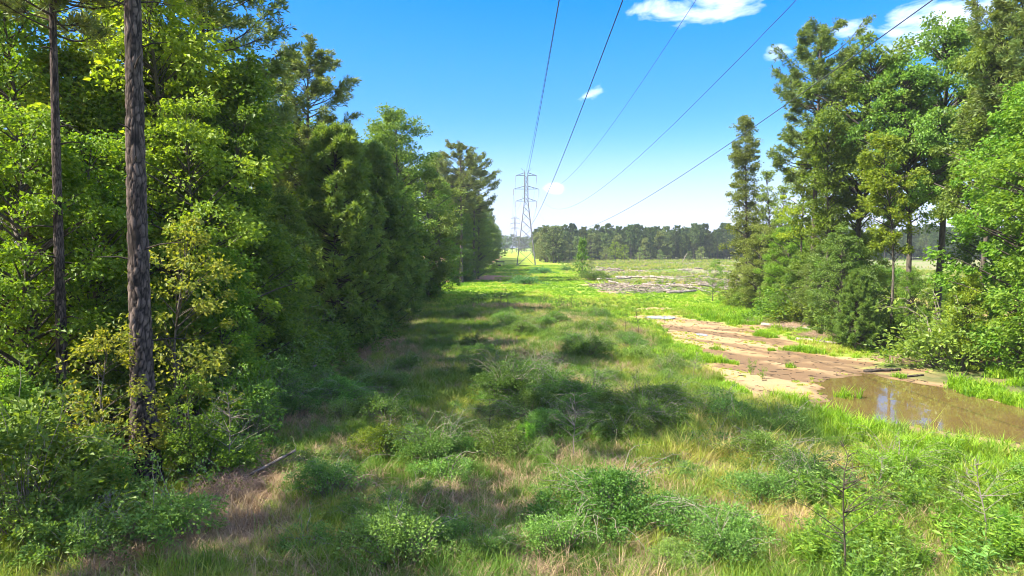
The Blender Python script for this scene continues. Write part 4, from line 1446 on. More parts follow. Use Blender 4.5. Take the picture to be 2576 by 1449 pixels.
lay(2, 2000, 830, -0.95, 'log_pale', 'long weathered log beside the brush strip along the track', 1.2)
lay(0, 2065, 861, -0.9, 'log_pale', 'bleached split log at the end of the brush strip', 1.0)
lay(2, 1827, 797, -0.05, 'log_dark', 'dark log lying alone on bright grass before the stand', 0.95)
lay(1, 2222, 932, 0.25, 'log_dark', 'dark waterlogged log at the back rim of the puddle', 0.95)
lay(1, 2296, 946, 0.35, 'log_dark', 'shorter dark log at the rim beside a grass clump', 0.65)
lay(3, 2425, 1014, 0.5, 'log_dark', 'small dark chunk of wood lying in the puddle', 0.42, lift=0.05)
lay(3, 2088, 1129, 0.3, 'log_dark', 'short dark log end in the grass before the puddle', 0.7)
lay(3, 2090, 878, 0.1, 'log_dark', 'small black chunk on the bare mud behind the puddle', 0.4)
lay(4, 2280, 905, 0.35, 'log_pale', 'thin fallen branch behind the puddle', 0.9)
X, Y = x_at(750, 29), 29.0
o = add_obj('dead_pole', LOGS[0], M['log_pale'], loc=(X - 0.2, Y - 0.6, 0.45), rot=(0, -0.42, 0.35), scl=(0.72, 0.5, 0.5))
tag(o, 'grey dead pole leaning out of the shrubs at the wood edge', 'pole')
for i, (px, py, r, s, l) in enumerate([(640, 1215, 0.5, 0.8, 'forked pale dead branch by the straw patch'), (560, 1190, 0.9, 0.9, 'pale dead branch leaning from the shrub by the straw'), (600, 1300, -0.3, 0.6, 'thin stick lying on the pine straw'),
                                       (640, 1395, 0.1, 0.6, 'thicker stick lying on the straw near the light shrub'), (700, 1330, 1.2, 0.5, 'short stick on the straw by the grass edge'), (560, 1330, 0.7, 0.5, 'crooked stick beside the rounded shrub'),
                                       (660, 1250, -0.8, 0.45, 'small twig in the middle of the straw patch'), (420, 1370, 1.0, 0.7, 'pale twig sticking out of the rounded shrub'), (620, 1440, 0.3, 0.6, 'stick at the near end of the straw patch')]):
    lay(5 if i % 2 else 4, px, py, r, 'twig', l, s, 'stick', 'stick', 'sticks on the pine straw', tilt=-0.35 if i < 2 else -0.05, lift=0.25 if i < 2 else 0.0)


def stone(px, py, s, label):
    rng = np.random.default_rng(int(px))
    g = Geo()
    nu, nv = 12, 8
    th = np.arange(nu) * 2 * np.pi / nu
    ph = np.linspace(-1.45, 1.45, nv)
    TH, PH = np.meshgrid(th, ph)
    rr = 1 + 0.16 * np.sin(2 * TH + 1) * np.cos(PH) + rng.normal(size=TH.shape) * 0.05
    V = np.stack([rr * np.cos(TH) * np.cos(PH) * 1.3, rr * np.sin(TH) * np.cos(PH), rr * np.sin(PH) * 0.7], -1)
    ix = np.arange(nu * nv).reshape(nv, nu)
    Q = np.stack([ix[:-1], np.roll(ix, -1, 1)[:-1], np.roll(ix, -1, 1)[1:], ix[1:]], -1).reshape(-1, 4)
    g.add(V.reshape(-1, 3), Q)
    X, Y = ground_at(px, py)
    return tag(add_obj('stone', g.build('stone', True), M['stone'], loc=(X, Y, gzs(X, Y) + 0.3 * s), scl=(s, s, s)), label, 'stone')


stone(2288, 1168, 0.13, 'pale stone half hidden in weeds before the puddle')

# slash on the felled field
SL = 'felled logs and slash on the cleared field'
for i in range(150):
    if i < 95:
        px, d = rnd.uniform(1560, 1850), rnd.uniform(84, 128)
        px += (d - 100) * -1.5
    else:
        px, d = rnd.uniform(1470, 1850), rnd.uniform(140, 250)
    X = x_at(px, d)
    mt = rnd.choice(['log_pale', 'log_pale', 'twig'])
    lay(rnd.randrange(6), 0, 0, rnd.gauss(0.1, 0.7), mt, ('bleached log' if mt == 'log_pale' else 'brown stick') + (' in the big slash heap by the columnar tree' if i < 95 else ' strewn on the far half of the felled field'), rnd.uniform(0.7, 1.7), group=SL, xy=(X, d), tilt=rnd.uniform(-0.12, 0.12), lift=rnd.uniform(0, 0.25))
lay(2, 0, 0, 0.3, 'log_pale', 'bleached snag leaning up before the far pines', 1.0, 'snag', 'snag', SL, xy=(x_at(1722, 236), 236), tilt=-1.0, lift=1.5)
rng = np.random.default_rng(77)
g = Geo()
n = 5200
px = rng.uniform(1480, 1900, n)
d = np.where(rng.random(n) < 0.6, rng.normal(106, 12, n), rng.uniform(130, 262, n))
d = np.clip(d, 82, 265)
X = (px - 1278) / FPX * d
keep = (fbm(X, d, 9, 61, 3) > 0.5) & (X > 12)
X, d = X[keep], d[keep]
n = len(X)
a = rng.random(n) * 6.28
ln = rng.uniform(0.3, 1.4, n)
zc = gz(X, d) + rng.uniform(0.02, 0.45, n)
C = np.stack([X, d, zc], -1)
v = np.stack([np.cos(a), np.sin(a), rng.normal(size=n) * 0.3], -1) * ln[:, None]
tubes(g, np.stack([C - v, C + v], 1), np.broadcast_to(np.array([.035, .02]), (n, 2)), 3, np.repeat(rng.random(n), 6))
tag(add_obj('slash_debris', g.build('slash_debris'), M['log_pale']), 'litter of broken branches over the felled field', 'debris', kind='stuff')

# heaps of brush on the field
for px, d, h, lab, lf in [(1322, 106, 1.25, 'dark vine-covered mound on the bright grass of the corridor', 'kudzu'), (1362, 148, 1.2, 'dark vine-covered mound close to the foot of the big pylon', 'kudzu'),
                          (1492, 117, 1.4, 'brown brush heap overgrown with vines beside the lone narrow tree', 'bramble_dark'), (1425, 165, 0.9, 'low green mound in the corridor behind the vine-covered one', 'bramble')]:
    put('kudzu', 'brush_mound', lab, 'mound', None, x_at(px, d), d, h, 1.3, rnd.uniform(0, 6), 1.0, (M['twig'], M[lf]))

# ------------------------------------------------------------------ rough vegetation of the foreground
BR = 'bramble clumps of the rough corridor'
DK = 'bramble_dark'
for px, py, s, pr, lf, lab in [
        (860, 1015, 1.5, 'bram1', 'bramble', 'broad bramble clump below the wood edge'), (965, 985, 1.3, 'bram3', 'bramble', 'bramble clump beside the broad one, tangled with grey stems'),
        (965, 1065, 1.2, 'bram1', 'bramble', 'bramble clump on the grass slope below the broad one'), (1090, 1165, 1.4, 'bram3', 'bramble', 'tall bright bramble clump beside the reddish dead heap'),
        (985, 1150, 1.2, 'bram1', 'gum_lime', 'pale sun-flecked bramble clump'), (1115, 1205, 1.1, 'bram2', 'bramble', 'bramble clump below the tall bright one'),
        (1295, 1010, 1.9, 'bram3', DK, 'dark dense thicket over a grey dead stem'), (1245, 965, 1.5, 'bram3', DK, 'dark thicket top above a bare dark stem'),
        (1480, 905, 1.7, 'bram3', DK, 'dark green bush alone on the grass bank'), (1600, 1050, 1.5, 'bram3', DK, 'dark thicket at the edge of the sunlit grass'),
        (1690, 1040, 1.4, 'bram1', DK, 'dark thicket beside the edge of the sunlit grass'), (1540, 1105, 1.4, 'bram1', DK, 'dark bramble clump under pale dead twigs'),
        (1430, 1060, 1.3, 'bram2', DK, 'dark bramble clump between the two thickets'), (1260, 1150, 1.2, 'bram1', DK, 'bramble clump beside the feathery weed'),
        (1340, 985, 1.7, 'bram3', DK, 'dark bush crowning the thicket beside the bare dark stem'), (1390, 1020, 1.6, 'bram3', DK, 'dark bush filling the middle of the thicket'),
        (1330, 1060, 1.5, 'bram1', DK, 'dark low skirt of the thicket above the feathery weed'), (1470, 1030, 1.5, 'bram3', DK, 'dark bush between thicket and grey dead tangle'),
        (1380, 1100, 1.3, 'bram1', 'bramble', 'green spreading clump at the foot of the thicket'), (1640, 1090, 1.4, 'bram3', DK, 'dark bush below the edge of the sunlit grass'),
        (1300, 845, 1.4, 'bram2', DK, 'low dark clump on the far grass bank'), (1390, 815, 1.4, 'bram2', DK, 'small dark clump near the row of bare saplings'),
        (1205, 890, 1.2, 'bram2', 'bramble', 'low clump on the green slope near the pine straw'), (830, 1255, 1.1, 'bram1', 'bramble', 'bramble clump at the edge of the straw patch'),
        (1015, 1415, 1.2, 'bram1', 'bramble', 'wide light green bramble clump among dead mats'), (780, 1400, 0.9, 'bram2', 'bramble', 'small bramble clump by the straw patch sticks'),
        (1545, 1330, 1.7, 'bram1', DK, 'wide dark bramble clump at the border of the shade'), (1460, 1270, 1.2, 'bram2', DK, 'dark clump uphill of the wide dark bramble'),
        (2030, 1245, 1.3, 'bram3', DK, 'dark leafy clump in the sunlit rough near the puddle'), (2250, 1215, 1.3, 'bram3', 'weed', 'glossy bush beside the pale stone'),
        (1920, 1180, 1.3, 'bram1', DK, 'dark clump in the sunlit yellow grass'), (1780, 1150, 1.2, 'bram2', DK, 'dark low clump uphill of the brown dead mat'),
        (700, 1060, 1.5, 'bram3', 'bramble', 'bramble clump below the leaning dead pole'), (770, 1010, 1.5, 'bram1', 'bramble', 'bramble clump right under the leaning dead pole'),
        (620, 1110, 1.3, 'bram3', 'bramble', 'bramble clump on the dark wood edge behind the dead branches')]:
    X, Y = ground_at(px, py)
    if s >= 1.25:
        pr, s = ('bram5' if pr == 'bram3' else 'bram4'), s / 1.5
    put(pr, 'bramble_bush', lab, 'bush', BR, X, Y, s * 0.88, 1.0, rnd.uniform(0, 6), 1.0, (M['twig'], M[lf]))
LB = {(p_, l_): f'small {c_} {k_} bramble clump ' for p_, k_ in (('bram1', 'spreading'), ('bram2', 'flat'), ('bram3', 'upright')) for l_, c_ in (('bramble', 'bright green'), (DK, 'dark green'))}


def where(x, y):
    a = 'near the wood edge' if x < -3.5 else ('mid-corridor' if x < 3.5 else 'toward the track')
    b = ' before the thickets' if y < 19 else (' level with the puddle' if y < 32 else ' toward the bare stems')
    return a + b


for i in range(150):
    Y = 12.2 + 50 * rnd.random() ** 1.6
    X = rnd.uniform(-7.0, 8.5)
    if float(f_dirt(np.array([X]), np.array([Y]))[0]) > 0.3 or float(f_straw(np.array([X]), np.array([Y]))[0]) > 0.5:
        continue
    pr, lf = rnd.choice(['bram1', 'bram2', 'bram3']), rnd.choice(['bramble', DK, 'bramble'])
    put(pr, 'bramble_bush', None, 'bush', BR, X, Y, rnd.uniform(0.35, 0.95), 1.0, rnd.uniform(0, 6), 1.0, (M['twig'], M[lf]))['label'] = LB[pr, lf] + where(X, Y)
HP = 'mats of dead brown stems'
for px, py, s, pr, lab in [(1190, 1120, 1.0, 'heap2', 'rounded reddish heap of dead vines'), (1700, 1180, 1.1, 'heap1', 'brown dead mat near the edge of the sun'), (1560, 1200, 1.1, 'heap1', 'brown dead mat in the middle of the shade'),
                           (1270, 1400, 1.3, 'heap3', 'wide brown dead mat in front of the bramble clumps'), (1440, 1440, 1.1, 'heap3', 'dead mat beside the wide brown one'), (930, 1235, 1.1, 'heap3', 'dead mat between the straw and the brambles'),
                           (1370, 1040, 1.2, 'heap1', 'grey dead tangle inside the dark thicket'), (1520, 1010, 1.1, 'heap1', 'grey dead tangle behind the dark thicket'), (1720, 985, 0.9, 'heap3', 'pinkish dead mat in the sunlit yellow grass'),
                           (1090, 1270, 1.1, 'heap3', 'dead mat below the tall bright bramble'), (1850, 1330, 0.9, 'heap1', 'straw-coloured dead tangle in the sunlit rough'), (1780, 1290, 0.8, 'heap2', 'rusty upright tuft of dead stems in sunlit rough'),
                           (560, 1250, 1.1, 'heap2', 'grey-brown brush heap at the foot of the shrubs by the straw'), (950, 1000, 0.9, 'heap2', 'grey dead tangle above the bramble clumps'), (1600, 845, 1.2, 'heap2', 'grey dead brush under the bare saplings'),
                           (1820, 1200, 0.9, 'heap1', 'purple-brown dead mat beside the dark clump')]:
    X, Y = ground_at(px, py)
    o = put(pr, 'dead_brush', lab, 'brush', HP, X, Y, s, 1.0, rnd.uniform(0, 6), 1.0, (M['dead'],))
for i in range(40):
    Y = 12.2 + 40 * rnd.random() ** 1.5
    X = rnd.uniform(-6.5, 8.5)
    if float(f_dirt(np.array([X]), np.array([Y]))[0]) > 0.2:
        continue
    put(rnd.choice(['heap1', 'heap2', 'heap3']), 'dead_brush', 'low mat of dead stems ' + where(X, Y), 'brush', HP, X, Y, rnd.uniform(0.5, 0.9), 1.0, rnd.uniform(0, 6), 1.0, (M['dead'],))
# heaps along the strip of brush before the stand
for px, py, s in [(1930, 812, 1.3), (1985, 828, 1.3), (2040, 845, 1.0), (2110, 850, 1.5), (2150, 858, 1.5), (2190, 870, 1.2), (2250, 905, 1.0)]:
    X, Y = ground_at(px, py)
    put(rnd.choice(['heap1', 'heap3']), 'dead_brush', 'brown brush in the strip along the foot of the stand', 'brush', 'brush strip at the stand', X, Y, s, 1.0, rnd.uniform(0, 6), 1.0, (M['dead'],))
# weeds, fennel, bare saplings
WD = 'tall green weeds before the puddle'
wp = 0
while wp < 95:
    px, py = rnd.uniform(2020, 2620), rnd.uniform(1140, 1500)
    if py < 1180 + max(0, 2250 - px) * 0.5:
        continue
    X, Y = ground_at(px, py)
    if float(f_dirt(np.array([X]), np.array([Y]))[0]) > 0.4:
        wp += 0.2
        continue
    pr = rnd.choice(['weed1', 'weed2', 'weed3', 'weed1'])
    put(pr, 'weed', {'weed1': 'many-stemmed', 'weed2': 'short broad-leaved', 'weed3': 'tall long-leaved'}[pr] + ' green weed in the thicket ' + ('near the bare forked sapling' if px < 2200 else 'between the bare saplings' if px < 2420 else 'past the bare twiggy sapling'), 'weed', WD, X, Y, rnd.uniform(0.6, 1.05), 1.0, rnd.uniform(0, 6), 1.0, (M['weed'], M[rnd.choice(['weed', 'weed', 'bramble'])]))
    wp += 1
for px, py, s, lab in [(2380, 905, 1.3, 'glossy tall weed under the bushy bright tree'), (2300, 900, 1.0, 'glossy tall weed behind the shorter dark log'), (1890, 945, 0.7, 'small reed clump on the mud beside the grass patch'), (1918, 955, 0.55, 'smaller reed clump on bare mud')]:
    X, Y = ground_at(px, py)
    put('weed3', 'weed', lab, 'weed', 'single weeds near the track', X, Y, s, 1.0, rnd.uniform(0, 6), 1.0, (M['weed'], M['weed']))
for px, py, s, pr, lab in [(1325, 1150, 0.95, 'fennel1', 'bright feathery upright weed in the middle of the rough'), (1345, 1165, 0.55, 'fennel2', 'small feathery weed beside the tall feathery one'), (2110, 1290, 0.9, 'fennel2', 'feathery weed by the bare sapling'),
                           (2060, 1330, 0.7, 'fennel2', 'short feathery weed uphill of the bare sapling'), (2540, 1400, 0.9, 'fennel1', 'feathery weed in the lush green thicket')]:
    X, Y = ground_at(px, py)
    put(pr, 'feathery_weed', lab, 'weed', 'feathery weeds', X, Y, s, 1.0, rnd.uniform(0, 6), 1.0, (M['fennel'], M['fennel']))
for px, py, s, pr, mt, lab in [(1226, 1105, 0.85, 'bare2', 'dark_twig', 'dark bare stem beside the dark thicket'), (1445, 1165, 0.75, 'bare3', 'twig', 'pale bare twigs rising from the dark brambles'), (2122, 1475, 0.95, 'bare3', 'dark_twig', 'bare forked sapling in the sunlit weeds'),
                               (2205, 1260, 0.75, 'bare2', 'twig', 'thin pale bare stem in the green weeds'), (2478, 1380, 0.95, 'bare1', 'twig', 'bare twiggy sapling in the lush weeds'), (1855, 1330, 0.55, 'bare2', 'twig', 'small leaning bare stem in yellow grass'),
                               (1575, 850, 1.0, 'bare2', 'dark_twig', 'dark bare sapling over grey brush'), (1605, 848, 0.9, 'bare1', 'dark_twig', 'second dark bare sapling over grey brush'), (1668, 840, 0.8, 'bare2', 'dark_twig', 'bare sapling by the small sky-reflecting puddle'),
                               (1745, 960, 0.7, 'bare1', 'twig', 'bare stem on the sunlit bank above the mud'), (575, 1215, 0.9, 'bare3', 'twig', 'dead pale-limbed sapling at the straw patch'), (300, 1385, 0.6, 'bare1', 'twig', 'dead twiggy sapling under the wood edge')]:
    X, Y = ground_at(px, py)
    put(pr, 'bare_sapling', lab, 'sapling', 'bare dead saplings', X, Y, s, 1.0, rnd.uniform(0, 6), 1.0, (M[mt], M[mt]))
for i in range(30):
    px = rnd.uniform(1180, 1540)
    X, Y = ground_at(px, 772 + (px - 1300) * 0.06 + rnd.uniform(-8, 12))
    put(rnd.choice(['bare1', 'bare2']), 'bare_sapling', 'dark bare stem in the row across the crest of the rough', 'sapling', 'bare stems along the crest', X, Y, rnd.uniform(0.5, 1.05), 1.0, rnd.uniform(0, 6), 1.0, (M['dark_twig'], M['dark_twig']))

# ------------------------------------------------------------------ grass: scattered tufts (nobody could count them)


def tuft_set(tagname, specs, mat):
    c = bpy.data.collections.new(tagname)
    for i, (seed, n, h, lean, wdt, base) in enumerate(specs):
        g = Geo()
        blades(g, np.random.default_rng(seed), n, h, 0.3, wdt, lean, base)
        me = g.build(f'{tagname}_{i}')
        me.materials.append(mat)
        c.objects.link(bpy.data.objects.new(f'{tagname}_{i}', me))
    return c


def grass_mat(name, stops, trans=0.35):
    m, nt, out = new_mat(name)
    f = mth(nt, 'ADD', attr(nt, 'tint', 'INSTANCER'), mth(nt, 'MULTIPLY', mth(nt, 'SUBTRACT', attr(nt, 'v'), 0.5), 0.35), True)
    cr = N(nt, 'ShaderNodeValToRGB')
    e = cr.color_ramp.elements
    while len(e) < len(stops):
        e.new(0.5)
    for q, (p_, c_) in zip(e, stops):
        q.position = p_
        q.color = (*c_, 1)
    nt.links.new(f, cr.inputs[0])
    leaf_shader(nt, out, cr.outputs[0], trans, 0.55, (1.15, 1.1, 0.6))
    return m


def scatter(name, label, x, y, scl, tint, coll, nvar, zoff=0.0, seed=1):
    rng = np.random.default_rng(seed)
    n = len(x)
    me = bpy.data.meshes.new(name)
    me.vertices.add(n)
    me.vertices.foreach_set('co', np.stack([x, y, gz(x, y) + zoff], -1).ravel().astype(np.float32))
    a = me.attributes.new('rot', 'FLOAT_VECTOR', 'POINT')
    a.data.foreach_set('vector', np.stack([rng.normal(size=n) * .12, rng.normal(size=n) * .12, rng.random(n) * 6.28], -1).ravel().astype(np.float32))
    a = me.attributes.new('scl', 'FLOAT', 'POINT')
    a.data.foreach_set('value', scl.astype(np.float32))
    a = me.attributes.new('tint', 'FLOAT', 'POINT')
    a.data.foreach_set('value', tint.astype(np.float32))
    a = me.attributes.new('idx', 'INT', 'POINT')
    a.data.foreach_set('value', rng.integers(0, nvar, n).astype(np.int32))
    o = add_obj(name, me)
    ng = bpy.data.node_groups.new(name, 'GeometryNodeTree')
    ng.interface.new_socket('Geometry', in_out='INPUT', socket_type='NodeSocketGeometry')
    ng.interface.new_socket('Geometry', in_out='OUTPUT', socket_type='NodeSocketGeometry')
    gi, go = ng.nodes.new('NodeGroupInput'), ng.nodes.new('NodeGroupOutput')
    ci = ng.nodes.new('GeometryNodeCollectionInfo')
    ci.inputs['Collection'].default_value = coll
    ci.inputs['Separate Children'].default_value = True
    ci.inputs['Reset Children'].default_value = True
    ip = ng.nodes.new('GeometryNodeInstanceOnPoints')
    ip.inputs['Pick Instance'].default_value = True

    def na(nm, dt):
        q = ng.nodes.new('GeometryNodeInputNamedAttribute')
        q.data_type = dt
        q.inputs['Name'].default_value = nm
        return q.outputs[0]
    ng.links.new(gi.outputs[0], ip.inputs['Points'])
    ng.links.new(ci.outputs[0], ip.inputs['Instance'])
    ng.links.new(na('idx', 'INT'), ip.inputs['Instance Index'])
    ng.links.new(na('rot', 'FLOAT_VECTOR'), ip.inputs['Rotation'])
    ng.links.new(na('scl', 'FLOAT'), ip.inputs['Scale'])
    ng.links.new(ip.outputs[0], go.inputs[0])
    md = o.modifiers.new('scatter', 'NODES')
    md.node_group = ng
    return tag(o, label, 'grass', kind='stuff')


gm = grass_mat('grass_blades', [(0.0, (0.085, 0.18, 0.014)), (0.30, (0.17, 0.28, 0.024)), (0.55, (0.31, 0.36, 0.045)), (0.78, (0.45, 0.40, 0.12)), (1.0, (0.42, 0.29, 0.17))], 0.38)
lush_m = grass_mat('grass_lush', [(0.0, (0.10, 0.24, 0.008)), (0.5, (0.24, 0.42, 0.012)), (0.8, (0.37, 0.46, 0.04)), (1.0, (0.44, 0.39, 0.13))], 0.42)
dry_m = grass_mat('grass_dry', [(0.0, (0.21, 0.135, 0.085)), (0.5, (0.36, 0.26, 0.15)), (1.0, (0.50, 0.39, 0.18))], 0.2)
T_tall = tuft_set('tall_tuft', [(1, 46, 0.62, 0.75, 0.014, 0.16), (2, 40, 0.50, 0.95, 0.014, 0.18), (3, 42, 0.78, 0.6, 0.013, 0.15), (4, 50, 0.42, 1.1, 0.013, 0.20), (5, 34, 0.85, 0.85, 0.013, 0.14)], gm)
T_lush = tuft_set('lush_tuft', [(11, 46, 0.30, 0.7, 0.022, 0.24), (12, 50, 0.24, 0.8, 0.020, 0.26), (13, 40, 0.38, 0.6, 0.020, 0.22)], lush_m)
T_dry = tuft_set('dry_tuft', [(21, 46, 0.40, 1.3, 0.010, 0.22), (22, 40, 0.55, 1.0, 0.009, 0.18), (23, 50, 0.32, 1.6, 0.010, 0.26)], dry_m)
T_reed = tuft_set('reed_tuft', [(31, 34, 0.75, 0.9, 0.026, 0.20), (32, 28, 0.9, 0.8, 0.026, 0.16)], lush_m)

rng = np.random.default_rng(5)


def pts_in(n, x0, x1, y0, y1, pw=1.0):
    return rng.uniform(x0, x1, n), y0 + (y1 - y0) * rng.random(n) ** pw


# rough foreground
x, y = pts_in(46000, -10.5, 16, 10.5, 76, 1.45)
d_, s_, l_ = f_dirt(x, y), f_straw(x, y), f_lush(x, y)
ok = (d_ < 0.25) & (rng.random(len(x)) > s_ * 0.95) & (rng.random(len(x)) > l_ * 0.75)
x, y, l_ = x[ok], y[ok], l_[ok]
n1_, n2_ = fbm(x, y, 3.5, 71, 4), fbm(x, y, 1.1, 81, 3)
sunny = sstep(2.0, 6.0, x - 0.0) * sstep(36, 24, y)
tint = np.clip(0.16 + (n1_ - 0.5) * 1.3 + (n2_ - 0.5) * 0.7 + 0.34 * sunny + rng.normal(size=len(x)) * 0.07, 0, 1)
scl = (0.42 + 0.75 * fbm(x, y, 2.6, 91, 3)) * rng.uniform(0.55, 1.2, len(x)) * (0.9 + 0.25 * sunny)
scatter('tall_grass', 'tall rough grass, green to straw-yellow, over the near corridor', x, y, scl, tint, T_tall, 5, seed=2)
# dead grass through it
x, y = pts_in(26000, -9.5, 14, 10.5, 72, 1.4)
n3_ = fbm(x, y, 2.8, 101, 4)
ok = (f_dirt(x, y) < 0.3) & (n3_ > 0.47) & (f_lush(x, y) < 0.6)
x, y, n3_ = x[ok], y[ok], n3_[ok]
xx, yy = ground_at(1290, 772)
x2, y2 = rng.normal(xx, 2.2, 520), rng.normal(yy, 1.0, 520)
x, y = np.concatenate([x, x2]), np.concatenate([y, y2])
scatter('dry_grass', 'dead brown and pinkish grass through the rough corridor', x, y, rng.uniform(0.5, 1.15, len(x)), np.clip(rng.normal(0.4, 0.22, len(x)), 0, 1), T_dry, 3, seed=3)
# bright short grass of the corridor and track sides
x, y = pts_in(56000, -24, 42, 32, 210, 1.5)
d_, s_, l_, c_ = f_dirt(x, y), f_straw(x, y), f_lush(x, y), f_clear(x, y)
ok = (rng.random(len(x)) > d_ * 1.4) & (rng.random(len(x)) < l_) & (rng.random(len(x)) > c_ * 0.7) & (rng.random(len(x)) > s_)
x, y = x[ok], y[ok]
n1_ = fbm(x, y, 5, 111, 4)
scatter('short_grass', 'bright lime green short grass down the open corridor', x, y, rng.uniform(0.5, 1.1, len(x)) * (0.55 + n1_ * 0.9), np.clip(0.45 + (n1_ - 0.5) * 1.9 + (fbm(x, y, 1.3, 115, 2) - 0.5) * 0.8 + rng.normal(size=len(x)) * 0.14, 0, 1), T_lush, 3, seed=4)
# lush grass right of the weeds and beside the puddle, islands on the dirt
X_, Y_ = [], []
for px, py, a, b, q in [(1935, 925, 1.1, 0.75, 420), (1870, 905, 1.0, 1.6, 260), (1960, 846, 2.0, 0.7, 420), (1780, 895, 2.0, 3.0, 900), (2060, 885, 3.0, 1.0, 500), (2370, 940, 3.2, 1.6, 900), (2540, 1000, 2.5, 2.2, 700),
                        (2450, 1180, 2.6, 1.3, 900), (2300, 1130, 1.0, 0.9, 300), (2560, 1230, 1.6, 1.6, 700), (1810, 990, 1.0, 1.6, 400)]:
    cx, cy = ground_at(px, py)
    rr, tt = np.sqrt(rng.random(q)), rng.random(q) * 6.28
    X_.append(cx + a * rr * np.cos(tt))
    Y_.append(cy + b * rr * np.sin(tt))
x, y = np.concatenate(X_), np.concatenate(Y_)
ok = gz(x, y) > WATER_Z + 0.01
x, y = x[ok], y[ok]
scatter('green_grass_islands', 'lush green grass standing in patches on the dirt and round the puddle', x, y, rng.uniform(0.7, 1.4, len(x)), np.clip(rng.normal(0.35, 0.15, len(x)), 0, 1), T_lush, 3, seed=6)
# rank grass beyond the puddle, up to the stand
x, y = pts_in(6500, 16.5, 32, 18, 66, 1.2)
ok = (f_dirt(x, y) < np.where(y < 31, 0.9, 0.35)) & (rng.random(len(x)) < 0.35 + 0.65 * sstep(24.5, 21, x)) & (gz(x, y) > WATER_Z + 0.01) & (poly_sd(x, y, PUDDLE) < -0.7)
x, y = x[ok], y[ok]
scatter('rank_grass', 'rank green grass between the puddle and the stand', x, y, rng.uniform(0.8, 2.1, len(x)), np.clip(rng.normal(0.32, 0.2, len(x)), 0, 1), T_lush, 3, seed=17)
# sprigs and crumbs on the bare dirt
x, y = pts_in(9000, 6, 24, 18, 64, 1.2)
ok = (f_dirt(x, y) > 0.3) & (fbm(x, y, 1.8, 131, 3) > 0.50) & (gz(x, y) > WATER_Z + 0.015)
x, y = x[ok], y[ok]
scatter('grass_sprigs', 'sparse yellow-green sprigs of grass over the bare dirt', x, y, rng.uniform(0.12, 0.5, len(x)), np.clip(rng.normal(0.75, 0.2, len(x)), 0, 1), T_lush, 3, seed=16)
n = 2600
x, y = pts_in(n, 6, 24, 18, 64, 1.2)
ok = (f_dirt(x, y) > 0.5)
x, y = x[ok], y[ok]
n = len(x)
g = Geo()
a_ = rng.normal(size=n) * 0.9 - 0.9
ln = rng.uniform(0.04, 0.22, n)
C = np.stack([x, y, gz(x, y) + 0.012], -1)
v_ = np.stack([np.cos(a_), np.sin(a_), rng.normal(size=n) * .08], -1) * ln[:, None]
tubes(g, np.stack([C - v_, C + v_], 1), np.broadcast_to(np.array([.014, .008]), (n, 2)), 3, np.repeat(rng.random(n), 6))
tag(add_obj('twig_litter', g.build('twig_litter'), M['dark_twig']), 'dark crumbs and twigs strewn over the bare dirt', 'litter', kind='stuff')
# reeds by the puddle and track
X_, Y_ = [], []
for px, py, a, b, q in [(2130, 1090, 1.2, 0.5, 60), (2060, 1060, 0.9, 0.5, 40), (1985, 1020, 0.8, 0.5, 30), (2200, 1105, 0.9, 0.35, 40), (2135, 1000, 0.5, 0.4, 8), (1640, 905, 1.5, 2, 30), (2400, 1150, 1.6, 0.5, 60)]:
    cx, cy = ground_at(px, py)
    rr, tt = np.sqrt(rng.random(q)), rng.random(q) * 6.28
    X_.append(cx + a * rr * np.cos(tt))
    Y_.append(cy + b * rr * np.sin(tt))
x, y = np.concatenate(X_), np.concatenate(Y_)
scatter('reed_grass', 'broad-bladed reed grass along the near edge of the puddle', x, y, rng.uniform(0.45, 0.95, len(x)), np.clip(rng.normal(0.4, 0.15, len(x)), 0, 1), T_reed, 2, seed=7)
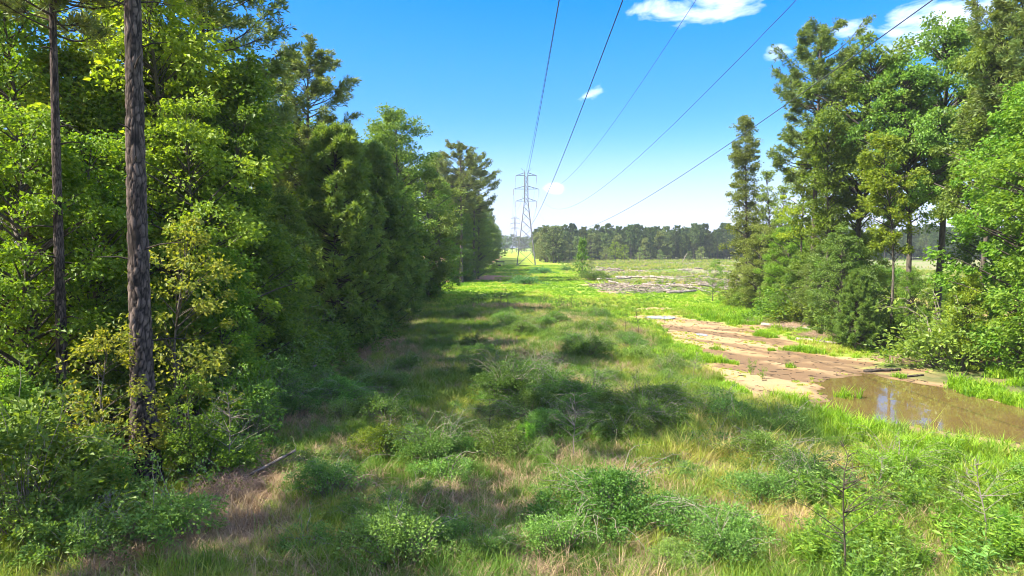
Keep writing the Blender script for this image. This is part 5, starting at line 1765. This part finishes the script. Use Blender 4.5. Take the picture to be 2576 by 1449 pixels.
# weeds and regrowth on the felled field
x, y = pts_in(26000, 10, 110, 92, 276, 1.2)
c_ = f_clear(x, y)
nn_ = fbm(x, y, 12, 121, 4)
ok = (rng.random(len(x)) < c_) & (nn_ > 0.44)
x, y = x[ok], y[ok]
scatter('field_regrowth', 'mixed green and brown regrowth over the felled field', x, y, rng.uniform(0.6, 1.6, len(x)), np.clip(rng.normal(0.42, 0.22, len(x)), 0, 1), T_tall, 5, seed=8)
# litter on the pine straw
n = 9000
x, y = pts_in(n, -11, -3, 11, 60, 1.8)
ok = rng.random(n) < f_straw(x, y)
x, y = x[ok], y[ok]
g = Geo()
C = np.stack([x, y, gz(x, y) + 0.012], -1)
a_ = rng.random(len(x)) * 6.28
leaves(g, rng, C, np.stack([np.cos(a_), np.sin(a_), rng.normal(size=len(x)) * .12], -1), rng.uniform(0.06, 0.16, len(x)), 0.45, up=2.5)
tag(add_obj('leaf_litter', g.build('leaf_litter'), M['dead']), 'dead leaves littering the pine straw', 'litter', kind='stuff')

# the deep plantation behind its edge: one dark mass
c = bpy.data.collections.new('plantation_shapes')
for nm in ('fmass1', 'fmass2'):
    me = PR[nm][1]
    me.materials.append(M['far_pine'])
    c.objects.link(bpy.data.objects.new(nm, me))
n = 700
x, y = rng.uniform(14, 260, n), rng.uniform(290, 335, n)
o = scatter('plantation_wood', 'dark depth of the pine plantation behind its edge', x, y, rng.uniform(0.70, 1.08, n), rng.random(n), c, 2, seed=9)
o['category'] = 'wood'

# ------------------------------------------------------------------ the air
g = Geo()
bx0, bx1, by0, by1, bz0, bz1 = -2300, 2300, -200, 2300, -3, 32.5
V = [(bx0, by0, bz0), (bx1, by0, bz0), (bx1, by1, bz0), (bx0, by1, bz0), (bx0, by0, bz1), (bx1, by0, bz1), (bx1, by1, bz1), (bx0, by1, bz1)]
g.add(V, [(3, 2, 1, 0), (4, 5, 6, 7), (0, 1, 5, 4), (1, 2, 6, 5), (2, 3, 7, 6), (3, 0, 4, 7)])
m, nt, out = new_mat('thin_haze')
pv = N(nt, 'ShaderNodeVolumePrincipled')
pv.inputs['Color'].default_value = (0.80, 0.90, 1.0, 1)
pv.inputs['Density'].default_value = 0.00022
nt.links.new(pv.outputs[0], out.inputs['Volume'])
tag(add_obj('haze', g.build('haze'), m), 'thin summer haze over the whole corridor', 'haze', kind='stuff')
